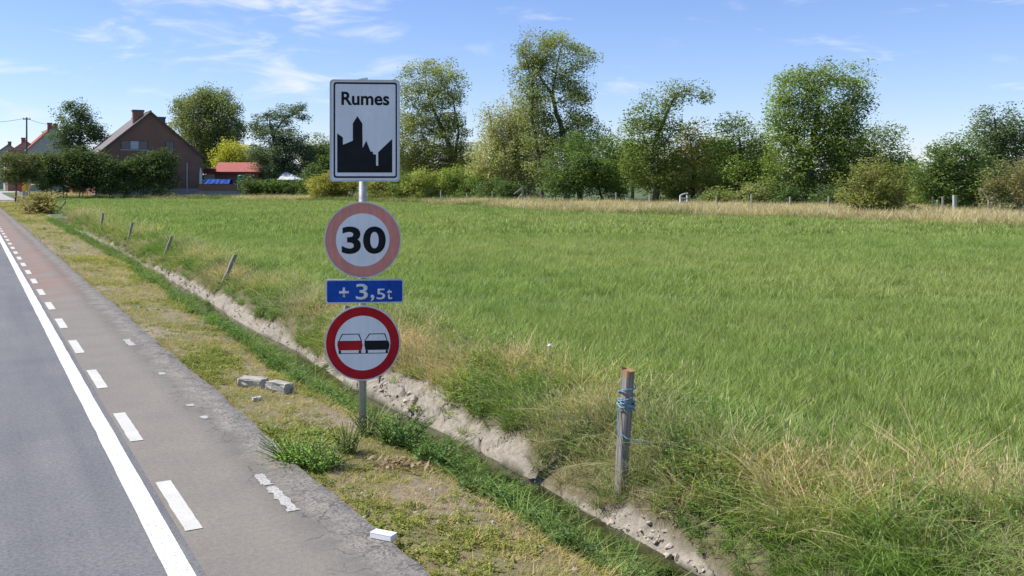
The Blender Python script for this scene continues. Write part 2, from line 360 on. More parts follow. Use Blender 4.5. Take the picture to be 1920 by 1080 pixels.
def strip(name, s0, s1, ds, ta, tb, z, mat, nt=2, skirt=0.0):
    """sheet between two across-road limits (numbers or functions of s)"""
    s = np.arange(s0, s1 + 1e-6, ds); A = ta(s) if callable(ta) else np.full(s.shape, ta); B = tb(s) if callable(tb) else np.full(s.shape, tb)
    rows = [A + (B - A) * k / (nt - 1) for k in range(nt)]; zz = [np.full(s.shape, z)] * nt
    if skirt: rows.append(B + 0.03); zz = zz + [np.full(s.shape, z - skirt)]
    V = np.concatenate([np.stack([*st(s, r), q], 1) for r, q in zip(rows, zz)]); n = len(s); Fs = []
    for k in range(len(rows) - 1):
        i = np.arange(n - 1); Fs.append(np.stack([k * n + i, (k + 1) * n + i, (k + 1) * n + i + 1, k * n + i + 1], 1))
    return link(name, mesh_np(name, V, np.concatenate(Fs)), mat)
road = tag(strip('road', -30, 150, 3.0, -6.1, 1.20, 0.0, MATS['asphalt']), 'blue grey asphalt carriageway of the main road', 'road', kind='structure')
path = tag(strip('cycle_path', -6, 122, 0.06, 1.20, edge_t, 0.001, MATS['path_asphalt'], nt=3, skirt=0.09), 'beige worn asphalt cycle path along the road', 'cycle path', kind='structure')
road_line = strip('edge_line', -20, 122, 0.25, lambda s: 1.005 + 0.012 * (fbm(s * 2, 1, 3) - .5), lambda s: 1.147 + 0.012 * (fbm(s * 2, 5, 3) - .5), 0.005, MATS['line_paint']); road_line.parent = road
# inner row of short dashes on the path, 2.5 m pitch; positions read off the photograph
def dash(s0, s1, t0, t1, z, mat, rag=0.006, seed=0):
    n = 16; r = np.random.default_rng(seed); pts = []
    for i in range(n): pts.append((s0 + (s1 - s0) * i / (n - 1), t1 + r.normal(0, rag)))
    for i in range(n): pts.append((s1 - (s1 - s0) * i / (n - 1), t0 + r.normal(0, rag)))
    V = [(*st(s, t), z) for s, t in pts]; me = bpy.data.meshes.new('dash')
    me.from_pydata(V, [], [(i, i + 1, 2 * n - 2 - i, 2 * n - 1 - i) for i in range(n - 1)]); me.update()
    return link('dash', me, mat, path)
for k in range(40):
    s0 = 6.55 - 2.5 + 2.47 * k
    dash(s0, s0 + 1.16, 1.232, 1.342, 0.006, MATS['dash_paint'], 0.0015, k)
# outer row, mostly worn away
for k, (s0, s1, t0, t1) in enumerate([(6.55, 7.15, 1.93, 2.00), (7.2, 7.5, 1.92, 2.0), (9.5, 9.62, 1.95, 2.02), (10.1, 10.2, 1.93, 2.0), (14.2, 14.8, 1.93, 2.02), (11.9, 12.05, 1.96, 2.03)]):
    dash(s0, s1, t0, t1, 0.006, MATS['worn_paint'], 0.009, 90 + k)

apron_m = mat_plain('pale_concrete', (0.42, 0.40, 0.37), 0.9, 0.1, 0.6)
tag(strip('side_road', 126, 230, 2.0, 1.30, lambda s: 7.0 + (s - 126) * 0.03, 0.008, apron_m), 'pale grey side road joining at the far left', 'side road', kind='structure')

# water in the ditch
m, N, L, p = nodes_of('ditch_water'); p.inputs['Base Color'].default_value = (0.045, 0.045, 0.016, 1); p.inputs['Roughness'].default_value = 0.12
g_ = N.new('ShaderNodeNewGeometry'); L.new(ramp(N, L, noise(N, L, g_.outputs['Position'], 3, 5, 0.6), [(0.35, (0.018, 0.02, 0.009)), (0.6, (0.05, 0.052, 0.018)), (0.75, (0.06, 0.085, 0.02))]), p.inputs['Base Color'])
tag(strip('water', -2, 62, 0.2, lambda s: tw(s) - 0.56, lambda s: tw(s) + 0.05, -0.485, m), 'murky olive water lying in the ditch', 'water', kind='structure')

# ------------------------------------------------------------------ vegetation: instanced ground cover
LEAF_I = mat_leaf('grass_blades', 0.38, 0.025, inst=True)
def clump_mesh(name, n, rad, h0, h1, w, bend, base, tip, seed, seg=2, spread=0.35, head=0.0, headcol=(0.4, 0.32, 0.17)):
    """n tapering blades growing from a disc"""
    r = np.random.default_rng(seed); V = []; Fc = []; C = []
    base = np.array(base); tip = np.array(tip)
    for i in range(n):
        a = r.uniform(0, 2 * math.pi); q = rad * math.sqrt(r.uniform()); p0 = np.array([q * math.cos(a), q * math.sin(a), -0.03])
        h = r.uniform(h0, h1); b = r.uniform(0, 2 * math.pi) if r.uniform() < 0.5 else a; lean = abs(r.normal(0, spread)); ww = w * r.uniform(0.6, 1.3)
        d = np.array([math.cos(b), math.sin(b), 0.0]); yaw = r.uniform(0, math.pi); sd = np.array([math.cos(yaw), math.sin(yaw), 0]); k = r.uniform(0.7, 1.3); bd = bend * r.uniform(0.3, 1.6)
        j = len(V); col = base * k; ct = tip * k
        for g in range(seg + 1):
            f = g / seg; x = h * (lean * f + bd * f * f); z = h * f * (1 - 0.45 * min(1, bd) * f)
            c = p0 + d * x + np.array([0, 0, z]); wf = ww * (1 - f) ** 0.6 * (0.75 if g == 0 else 1)
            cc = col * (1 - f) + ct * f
            if g < seg: V += [c - sd * wf / 2, c + sd * wf / 2]; C += [cc, cc]
            else: V += [c]; C += [cc]
        for g in range(seg - 1): Fc.append((j + 2 * g, j + 2 * g + 1, j + 2 * g + 3, j + 2 * g + 2))
        Fc.append((j + 2 * seg - 2, j + 2 * seg - 1, j + 2 * seg))
        if r.uniform() < head:
            top = V[-1]; j = len(V); hl = r.uniform(0.04, 0.08); hw = r.uniform(0.003, 0.0055); dn = d * 0.3 + np.array([0, 0, 0.9])
            V += [top - sd * hw * .3, top + dn * hl * .5 - sd * hw, top + dn * hl, top + dn * hl * .5 + sd * hw]; C += [np.array(headcol) * k] * 4; Fc.append((j, j + 1, j + 2, j + 3))
    me = bpy.data.meshes.new(name); me.from_pydata([tuple(v) for v in V], [], Fc); me.update()
    at = me.attributes.new('Col', 'FLOAT_COLOR', 'POINT'); c = np.ones((len(V), 4), np.float32); c[:, :3] = np.array(C); at.data.foreach_set('color', c.ravel())
    me.materials.append(LEAF_I); return bpy.data.objects.new(name, me)
def leafy_mesh(name, n, rad, h0, h1, ls, base, seed, asp=0.55, stems=True):
    """broad-leaved weed: stems with leaves up their length"""
    r = np.random.default_rng(seed); V = []; Fc = []; C = []; base = np.array(base)
    for i in range(n):
        a = r.uniform(0, 2 * math.pi); q = rad * math.sqrt(r.uniform()); h = r.uniform(h0, h1); lx, ly = r.normal(0, 0.3, 2)
        def P(f): return np.array([q * math.cos(a) + lx * h * f * f, q * math.sin(a) + ly * h * f * f, -0.02 + h * f])
        if stems:
            j = len(V); V += [P(0) + (0.003, 0, 0), P(0) - (0.003, 0, 0), P(1)]; C += [base * 0.9] * 3; Fc.append((j, j + 1, j + 2))
        for k in range(r.integers(5, 10)):
            f = r.uniform(0.15, 1.0); c = P(f); b = r.uniform(0, 2 * math.pi); l = ls * r.uniform(0.5, 1.25) * (1.15 - 0.5 * f)
            d = np.array([math.cos(b), math.sin(b), r.uniform(-0.35, 0.6)]); d /= np.linalg.norm(d); sd = np.cross(d, [0, 0, 1]); sd /= np.linalg.norm(sd) + 1e-6
            sd = sd * math.cos(0.4) + np.array([0, 0, 1]) * r.normal(0, 0.35); kk = r.uniform(0.6, 1.35); j = len(V)
            V += [c, c + d * l * 0.5 - sd * l * asp * 0.5, c + d * l + np.array([0, 0, -0.15 * l]), c + d * l * 0.5 + sd * l * asp * 0.5]
            C += [base * kk * (1 + 0.15 * r.normal(0, 1, 3) * np.array([1, .4, .6]))] * 4; Fc.append((j, j + 1, j + 2, j + 3))
    me = bpy.data.meshes.new(name); me.from_pydata([tuple(v) for v in V], [], Fc); me.update()
    at = me.attributes.new('Col', 'FLOAT_COLOR', 'POINT'); c = np.ones((len(V), 4), np.float32); c[:, :3] = np.clip(np.array(C), 0.01, 1); at.data.foreach_set('color', c.ravel())
    me.materials.append(LEAF_I); return bpy.data.objects.new(name, me)

def scatter(name, P, scale, rotz, tint, idx, protos, label, cat, tilt=0.12):
    n = len(P); me = bpy.data.meshes.new(name); me.vertices.add(n); me.vertices.foreach_set('co', np.asarray(P, np.float32).ravel()); me.update()
    rot = np.zeros((n, 3), np.float32); rot[:, 2] = rotz; rot[:, :2] = rng.normal(0, tilt, (n, 2))
    a = me.attributes.new('rot', 'FLOAT_VECTOR', 'POINT'); a.data.foreach_set('vector', rot.ravel())
    a = me.attributes.new('scl', 'FLOAT_VECTOR', 'POINT'); a.data.foreach_set('vector', np.asarray(scale, np.float32).reshape(n, -1).repeat(3 if np.ndim(scale) == 1 else 1, axis=1).ravel())
    a = me.attributes.new('tint', 'FLOAT_VECTOR', 'POINT'); a.data.foreach_set('vector', np.asarray(tint, np.float32).ravel())
    a = me.attributes.new('idx', 'INT', 'POINT'); a.data.foreach_set('value', np.asarray(idx, np.int32))
    o = link(name, me); tag(o, label, cat, kind='stuff')
    ng = bpy.data.node_groups.new(name + '_nodes', 'GeometryNodeTree'); N = ng.nodes; L = ng.links
    ng.interface.new_socket('Geometry', in_out='INPUT', socket_type='NodeSocketGeometry'); ng.interface.new_socket('Geometry', in_out='OUTPUT', socket_type='NodeSocketGeometry')
    gi = N.new('NodeGroupInput'); go = N.new('NodeGroupOutput'); iop = N.new('GeometryNodeInstanceOnPoints'); jn = N.new('GeometryNodeJoinGeometry')
    for pr in reversed(protos):      # last link comes first
        oi = N.new('GeometryNodeObjectInfo'); oi.inputs['Object'].default_value = pr; oi.inputs['As Instance'].default_value = True
        L.new(oi.outputs['Geometry'], jn.inputs[0])
    def na(nm, ty):
        x = N.new('GeometryNodeInputNamedAttribute'); x.data_type = ty; x.inputs['Name'].default_value = nm; return x.outputs['Attribute']
    L.new(gi.outputs[0], iop.inputs['Points']); L.new(jn.outputs[0], iop.inputs['Instance']); iop.inputs['Pick Instance'].default_value = True
    L.new(na('idx', 'INT'), iop.inputs['Instance Index']); L.new(na('scl', 'FLOAT_VECTOR'), iop.inputs['Scale'])
    e2r = N.new('FunctionNodeEulerToRotation'); L.new(na('rot', 'FLOAT_VECTOR'), e2r.inputs[0]); L.new(e2r.outputs[0], iop.inputs['Rotation'])
    L.new(iop.outputs[0], go.inputs[0])
    md = o.modifiers.new('instances', 'NODES'); md.node_group = ng
    return o
def sample(n_per_m2, y0, y1, half=0.60, pad=1.5):
    """random ground points in the wedge in front of the camera, y0..y1 metres ahead"""
    A = half * (y1 ** 2 - y0 ** 2) + 2 * pad * (y1 - y0); n = int(A * n_per_m2)
    Y = np.sqrt(rng.uniform(y0 * y0, y1 * y1, n)) if pad < 0.1 else rng.uniform(0, 1, n)
    if pad >= 0.1:
        yy = np.linspace(y0, y1, 400); cdf = np.cumsum(half * yy + pad); cdf = (cdf - cdf[0]) / (cdf[-1] - cdf[0]); Y = np.interp(Y, cdf, yy)
    X = rng.uniform(-1, 1, n) * (half * Y + pad); return X, Y
FX = [0, 400, 600, 750, 980, 1280, 1480, 1750, 1920, 2400]; FD = [122, 117, 109, 100, 87, 72, 68.5, 60, 54, 42]
EX = [0, 400, 600, 800, 1000, 1100, 1280, 1480, 1750, 1920, 2400]; ED = [118, 108, 102, 90, 71, 65, 61, 58, 50.5, 47, 39]       # where the mown green stops
def far_edge(X, Y): return np.interp(960 + F * X / Y, EX, ED)

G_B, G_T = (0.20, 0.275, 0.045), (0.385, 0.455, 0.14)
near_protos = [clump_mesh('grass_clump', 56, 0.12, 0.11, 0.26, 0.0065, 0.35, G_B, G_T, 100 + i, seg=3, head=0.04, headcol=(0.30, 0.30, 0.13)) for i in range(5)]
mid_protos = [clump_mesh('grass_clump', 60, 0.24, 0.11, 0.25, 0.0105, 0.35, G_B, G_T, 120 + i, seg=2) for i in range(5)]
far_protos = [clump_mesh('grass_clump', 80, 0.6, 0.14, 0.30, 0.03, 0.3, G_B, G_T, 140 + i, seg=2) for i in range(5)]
def field_tint(X, Y):
    a = fbm(X * 0.06, Y * 0.10, 51)[:, None]; b = fbm(X * 0.5, Y * 0.5, 52)[:, None]; d = np.hypot(X, Y)[:, None]
    g = np.array([0.95, 1.0, 0.9]); pale = np.array([1.42, 1.20, 1.45]); deep = np.array([0.78, 0.90, 0.75])
    w = sstep(0.42, 0.68, a) * 0.4; t = g * (1 - w) + pale * w; w2 = sstep(0.5, 0.75, b) * 0.5; t = t * (1 - w2) + deep * w2
    return t * rng.normal(1, 0.08, (len(X), 1))
def field():
    for nm, protos, dens, y0, y1, sc, lab in (('field_grass', near_protos, 52, 4.6, 17, 1.0, 'fresh green meadow grass in the near part of the field'),
                                             ('field_grass', mid_protos, 15, 16.5, 38, 1.0, 'green meadow grass across the middle of the field'),
                                             ('field_grass', far_protos, 3.2, 37, 125, 1.0, 'smooth green meadow grass reaching the far fence')):
        X, Y = sample(dens, y0, y1); s, t = to_st(X, Y); u = t - tw(s)
        keep = (u > 0.9 + 0.7 * rng.uniform(0, 1, len(X))) & (Y < far_edge(X, Y) - rng.uniform(0.5, 3.5, len(X)))
        X, Y, s, u = X[keep], Y[keep], s[keep], u[keep]; Z = ground_z(X, Y, False)
        scl = sc * rng.uniform(0.75, 1.2, len(X)) * (0.85 + 0.4 * fbm(X * 0.4, Y * 0.4, 55)) * (1 + 0.25 * (1 - sstep(1, 3, u)))
        scatter(nm, np.stack([X, Y, Z], 1), scl, rng.uniform(0, 6.28, len(X)), field_tint(X, Y), rng.integers(0, 5, len(X)), protos, lab, 'grass')
field()

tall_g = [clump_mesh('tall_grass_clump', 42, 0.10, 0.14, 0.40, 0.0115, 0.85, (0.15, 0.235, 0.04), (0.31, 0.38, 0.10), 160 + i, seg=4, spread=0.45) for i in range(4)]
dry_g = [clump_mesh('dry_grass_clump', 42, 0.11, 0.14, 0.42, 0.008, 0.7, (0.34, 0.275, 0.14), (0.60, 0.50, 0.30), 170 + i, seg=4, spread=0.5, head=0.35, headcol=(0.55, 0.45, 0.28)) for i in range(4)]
bank_w = [leafy_mesh('bank_weed', 22, 0.12, 0.10, 0.34, 0.06, (0.16, 0.25, 0.045), 260 + i, asp=0.35) for i in range(3)]
def bank():
    X, Y = sample(120, 4.3, 16); X2, Y2 = sample(32, 16, 34); X3, Y3 = sample(9, 34, 75, 0.62)
    X = np.concatenate([X, X2, X3]); Y = np.concatenate([Y, Y2, Y3]); s, t = to_st(X, Y); u = t - tw(s)
    top = 1.2 + 1.1 * fbm(s * 0.5, 2.2, 61) + 0.5 * sstep(8, 3, s)
    k = (u > 0.10) & (u < top) & (rng.uniform(0, 1, len(X)) > clay_mask(s, u - 0.03) * 0.93) & (s < 68)
    k &= (rng.uniform(0, 1, len(X)) < np.where(u > 0.9, 0.6, 1.0))
    X, Y, s, u, top = X[k], Y[k], s[k], u[k], top[k]; Z = ground_z(X, Y, False); n = len(X); D = np.hypot(X, Y)
    dryness = fbm(s * 0.8, u * 1.3, 62) + 0.22 * np.exp(-((u - 1.0) / 0.45) ** 2) - 0.06 + 0.10 * sstep(9, 4, s)
    dry = dryness + rng.normal(0, 0.12, n) > 0.63
    sc = rng.uniform(0.6, 1.15, n) * (0.75 + 0.5 * fbm(s * 1.5, u * 2, 63)) * np.interp(D, [0, 14, 30, 60], [1, 1, 1.3, 2.0]) * np.interp(u, [0.1, 0.6], [0.55, 1.0])
    w = sstep(0.38, 0.62, fbm(X * 1.2, Y * 1.2, 64))[:, None]; tint = (np.array([0.85, 0.98, 0.8]) * (1 - w) + np.array([1.35, 1.2, 1.15]) * w) * rng.normal(1, 0.1, (n, 1))
    idx = np.where(dry, 4, 0) + rng.integers(0, 4, n); lush = (~dry) & (fbm(s * 1.6, u * 2.4, 69) + rng.normal(0, .05, n) > 0.56); idx = np.where(lush, 8 + rng.integers(0, 3, n), idx)
    # joined geometry lists the last link first
    scatter('bank_grass', np.stack([X, Y, Z], 1), sc, rng.uniform(0, 6.28, n), tint, idx, tall_g + dry_g + bank_w, 'long green and straw coloured grass on the far ditch bank', 'grass', 0.2)
bank()

short_g = [clump_mesh('short_grass_clump', 30, 0.07, 0.025, 0.085, 0.006, 0.6, (0.19, 0.215, 0.05), (0.30, 0.31, 0.095), 180 + i, seg=2, spread=0.6) for i in range(3)]
short_d = [clump_mesh('straw_clump', 24, 0.08, 0.02, 0.08, 0.005, 0.7, (0.30, 0.25, 0.13), (0.47, 0.40, 0.22), 190 + i, seg=2, spread=0.8) for i in range(3)]
low_w = [leafy_mesh('low_weed', 16, 0.08, 0.02, 0.08, 0.024, (0.18, 0.235, 0.045), 200 + i) for i in range(3)]
flower = [clump_mesh('daisy_clump', 16, 0.05, 0.05, 0.16, 0.005, 0.3, (0.15, 0.2, 0.05), (0.25, 0.3, 0.12), 210 + i, seg=2, head=0.3, headcol=(0.8, 0.8, 0.62)) for i in range(1)]
def verge():
    X, Y = sample(430, 4.0, 14); X2, Y2 = sample(150, 14, 30); X3, Y3 = sample(30, 30, 100, 0.62)
    X = np.concatenate([X, X2, X3]); Y = np.concatenate([Y, Y2, Y3]); s, t = to_st(X, Y); u = t - tw(s)
    k = (t > edge_t(s) + 0.015 + 0.05 * rng.uniform(0, 1, len(X)) ** 2) & (u < -0.80) & (s < 126)
    X, Y, s, t, u = X[k], Y[k], s[k], t[k], u[k]
    soil = sstep(0.44, 0.60, fbm(s * 0.9, t * 1.6, 44))
    k = rng.uniform(0, 1, len(X)) > soil * 0.30; X, Y, s, t, u = X[k], Y[k], s[k], t[k], u[k]
    n = len(X); Z = ground_z(X, Y, False); D = np.hypot(X, Y)
    f = fbm(s * 0.7, t * 1.4, 66) + rng.normal(0, 0.10, n); kind = np.where(f < 0.50, 0, np.where(f < 0.64, 1, 2)); kind = np.where(rng.uniform(0, 1, n) < 0.25, 1, kind); kind = np.where(rng.uniform(0, 1, n) < -1, 3, kind)
    sc = rng.uniform(0.55, 1.3, n) * np.interp(D, [0, 12, 30, 70], [1, 1, 1.6, 2.6])
    tint = np.array([1.62, 1.40, 1.25]) * rng.normal(1, 0.12, (n, 1)) * (1 + 0.2 * (fbm(X, Y, 67)[:, None] - 0.5) * np.array([1.4, 0.6, 1]))
    idx = np.where(kind == 3, 9, kind * 3 + rng.integers(0, 3, n))
    scatter('verge_grass', np.stack([X, Y, Z], 1), sc, rng.uniform(0, 6.28, n), tint, idx, short_g + short_d + low_w + flower, 'short patchy yellowing grass on the roadside verge', 'grass', 0.15)
verge()

weed_p = [leafy_mesh('ditch_weed', 26, 0.13, 0.10, 0.30, 0.055, (0.135, 0.235, 0.04), 220 + i) for i in range(4)]
def ditch():
    X, Y = sample(130, 4.0, 16); X2, Y2 = sample(40, 16, 64, 0.62)
    X = np.concatenate([X, X2]); Y = np.concatenate([Y, Y2]); s, t = to_st(X, Y); u = t - tw(s)
    lim = -0.66 + 1.1 * fbm(s * 0.55, 7.7, 81)
    k = (u > -1.15 + 0.3 * fbm(s * 0.9, 3.3, 82)) & (u < np.minimum(lim, -0.06)) & (s < 64)
    k &= rng.uniform(0, 1, len(X)) < 0.25 + 0.75 * sstep(0.35, 0.5, fbm(s * 0.6, u * 2, 83))
    X, Y, s, u = X[k], Y[k], s[k], u[k]; n = len(X); Z = np.maximum(ground_z(X, Y, False), -0.5)
    sc = rng.uniform(0.4, 0.95, n) * np.interp(np.hypot(X, Y), [0, 14, 40], [1, 1, 1.7])
    tint = np.array([1.0, 1.0, 1.0]) * rng.normal(1, 0.16, (n, 1)) * (0.8 + 0.5 * fbm(X, Y, 84)[:, None]); sc = sc * np.interp(u, [-0.8, -0.35], [1.0, 0.55]); idx = rng.integers(0, 6, n)
    scatter('ditch_weeds', np.stack([X, Y, Z], 1), sc, rng.uniform(0, 6.28, n), tint, idx, weed_p + tall_g[:2], 'lush green weeds growing down the near side of the ditch', 'weeds', 0.2)
ditch()

def chunk_mesh(name, seed):
    import bmesh
    bm = bmesh.new(); bmesh.ops.create_icosphere(bm, subdivisions=1, radius=1.0); r = np.random.default_rng(seed)
    for v in bm.verts: v.co = Vector((v.co.x * 1.25, v.co.y, v.co.z * 0.55)) * float(r.uniform(0.6, 1.2))
    me = bpy.data.meshes.new(name); bm.to_mesh(me); bm.free()
    at = me.attributes.new('Col', 'FLOAT_COLOR', 'POINT'); c = np.ones((len(me.vertices), 4), np.float32); c[:, :3] = np.array([0.36, 0.32, 0.27]) * r.uniform(0.8, 1.15); at.data.foreach_set('color', c.ravel())
    me.materials.append(mat_leaf('dry_clay', 0.0, 0.0, inst=True)); return bpy.data.objects.new(name, me)
def clay_chunks():
    X, Y = sample(420, 4.3, 16); X2, Y2 = sample(160, 16, 36); X = np.concatenate([X, X2]); Y = np.concatenate([Y, Y2]); s, t = to_st(X, Y); u = t - tw(s)
    lip = (u > -1.25) & (u < -0.85) & (rng.uniform(0, 1, len(X)) < 0.10); soil = (t > edge_t(s) + .02) & (u < -1.2) & (rng.uniform(0, 1, len(X)) < 0.05)
    k = ((clay_mask(s, u) > 0.35) & (u < 0.6) & (fbm(s * 1.3, u * 2.5, 87) > 0.53)) | lip | soil
    X, Y, s, u = X[k], Y[k], s[k], u[k]; n = len(X); Z = ground_z(X, Y)
    sz = np.where(u > 0, 0.007 + 0.032 * rng.uniform(0, 1, n) ** 3, 0.006 + 0.022 * rng.uniform(0, 1, n) ** 2)
    scatter('clay_clods', np.stack([X, Y, Z], 1), sz, rng.uniform(0, 6.28, n), rng.normal(1, 0.1, (n, 1)) * np.ones((1, 3)), rng.integers(0, 4, n), [chunk_mesh('clay_clod_shape', 300 + i) for i in range(4)], 'loose crumbs of dry grey clay on the ditch bank', 'clay', 0.5)
clay_chunks()
straw_far = [clump_mesh('straw_tuft', 46, 0.5, 0.35, 0.95, 0.045, 0.4, (0.40, 0.33, 0.16), (0.66, 0.55, 0.31), 230 + i, seg=2, spread=0.4) for i in range(3)]
green_far = [clump_mesh('rough_tuft', 46, 0.5, 0.3, 0.8, 0.05, 0.4, (0.13, 0.18, 0.04), (0.26, 0.29, 0.09), 240 + i, seg=2, spread=0.4) for i in range(3)]
def far_strip():
    X, Y = sample(5.0, 36, 140, 0.60, 2); fe = far_edge(X, Y); dY = Y - fe; px = 960 + F * X / Y
    k = (dY > -2.2 - 2.0 * fbm(X * 0.2, Y * 0.2, 91)) & (dY < np.interp(px, [0, 600, 900, 2000], [14, 14, 22, 22]))
    s, t = to_st(X, Y); k &= (t > 5.6)
    X, Y, dY, px = X[k], Y[k], dY[k], px[k]; n = len(X)
    dry = fbm(X * 0.12, Y * 0.12, 92) + rng.normal(0, 0.07, n) < np.interp(px, [0, 500, 900, 1000, 1560, 2000], [0.50, 0.5, 0.48, 0.62, 0.66, 0.60])
    tint = np.array([1.0, 1.0, 1.0]) * rng.normal(1, 0.12, (n, 1)) ; Z = ground_z(X, Y, False)
    idx = np.where(dry, 0, 3) + rng.integers(0, 3, n); sc = rng.uniform(0.5, 1.05, n)
    scatter('rough_grass', np.stack([X, Y, Z], 1), sc, rng.uniform(0, 6.28, n), tint, idx, straw_far + green_far, 'strip of dry straw coloured grass along the far fence', 'grass')
far_strip()

# ------------------------------------------------------------------ the road sign
SIGN_D = 8.98; SPX = F / SIGN_D                              # picture px per metre at the sign
zinc = mat_plain('galvanised_steel', (0.50, 0.51, 0.50), 0.5, 0.12, 14, 0.35, 0.1)
rim_m = mat_plain('sign_rim', (0.68, 0.68, 0.65), 0.45, 0.08, 5)
white_m = mat_plain('sign_white', (0.84, 0.85, 0.86), 0.8, 0.05, 4, col2=(0.78, 0.785, 0.785))
black_m = mat_plain('sign_black', (0.016, 0.016, 0.018), 0.8, 0.2, 6)
navy_m = mat_plain('sign_border_black', (0.018, 0.022, 0.035), 0.8, 0.2, 6)
pink_m = mat_plain('faded_red', (0.74, 0.28, 0.22), 0.8, 0.12, 9, col2=(0.62, 0.27, 0.22))
red_m = mat_plain('sign_red', (0.52, 0.012, 0.02), 0.8, 0.15, 6)
blue_m = mat_plain('sign_blue', (0.012, 0.085, 0.44), 0.8, 0.15, 6)
grey_back = mat_plain('sign_back', (0.35, 0.36, 0.36), 0.5, 0.1, 5, 0.3)
def add_grime(m, amount=0.5):
    # fly specks, scuffs and rain streaks on an old sign face
    N = m.node_tree.nodes; L = m.node_tree.links; p = N['Principled BSDF']; src = p.inputs['Base Color'].links[0].from_socket
    tc = N.new('ShaderNodeTexCoord'); vo = N.new('ShaderNodeTexVoronoi'); vo.inputs['Scale'].default_value = 9; L.new(tc.outputs['Object'], vo.inputs['Vector'])
    speck = ramp(N, L, vo.outputs['Distance'], [(0.03, (0.25, 0.24, 0.22)), (0.06, (1, 1, 1))])
    mp = N.new('ShaderNodeMapping'); mp.inputs['Scale'].default_value = (22, 22, 1.6); L.new(tc.outputs['Object'], mp.inputs['Vector'])
    streak = ramp(N, L, noise(N, L, mp.outputs[0], 1.0, 5, 0.65), [(0.36, (0.80, 0.79, 0.75)), (0.62, (1.03, 1.03, 1.03))])
    c = mixc(N, L, 0.6 * amount, src, speck, 'MULTIPLY'); c = mixc(N, L, amount, c, streak, 'MULTIPLY'); L.new(c, p.inputs['Base Color'])
for m_, a_ in ((white_m, 0.3), (pink_m, 0.6), (rim_m, 0.9), (red_m, 0.5), (blue_m, 0.5), (zinc, 0.9)): add_grime(m_, a_)
def circ(cx, cz, r, n=64): return [(cx + r * math.cos(2 * math.pi * k / n), cz + r * math.sin(2 * math.pi * k / n)) for k in range(n)]
def rrect(x0, x1, z0, z1, r, n=7):
    out = []
    for cx, cz, a0 in ((x1 - r, z0 + r, -90), (x1 - r, z1 - r, 0), (x0 + r, z1 - r, 90), (x0 + r, z0 + r, 180)):
        for k in range(n + 1):
            a = math.radians(a0 + 90 * k / n); out.append((cx + r * math.cos(a), cz + r * math.sin(a)))
    return out
def text_part(name, body, x0, x1, z0, z1, y, mat, parent, weight=0.0, keep=False):
    """lettering cut from sheet: fits the glyphs to the box x0..x1, z0..z1"""
    cu = bpy.data.curves.new(name, 'FONT'); cu.body = body; cu.size = 1.0; cu.offset = weight; cu.extrude = 0.0; cu.resolution_u = 6
    tmp = bpy.data.objects.new(name + '_src', cu); COL.objects.link(tmp)
    dg = bpy.context.evaluated_depsgraph_get(); me = bpy.data.meshes.new_from_object(tmp.evaluated_get(dg)); me.materials.clear()
    bpy.data.objects.remove(tmp); bpy.data.curves.remove(cu)
    n = len(me.vertices); co = np.empty(n * 3, np.float32); me.vertices.foreach_get('co', co); co = co.reshape(n, 3)
    mn = co.min(0); mx = co.max(0); out = np.empty_like(co)
    out[:, 0] = x0 + (co[:, 0] - mn[0]) / (mx[0] - mn[0]) * (x1 - x0); out[:, 2] = z0 + (co[:, 1] - mn[1]) / (mx[1] - mn[1]) * (z1 - z0); out[:, 1] = y
    me.vertices.foreach_set('co', out.ravel()); me.update(); me.name = name
    o = link(name, me, mat, parent); sol = o.modifiers.new('thickness', 'SOLIDIFY'); sol.thickness = 0.0015; sol.offset = 0
    return o
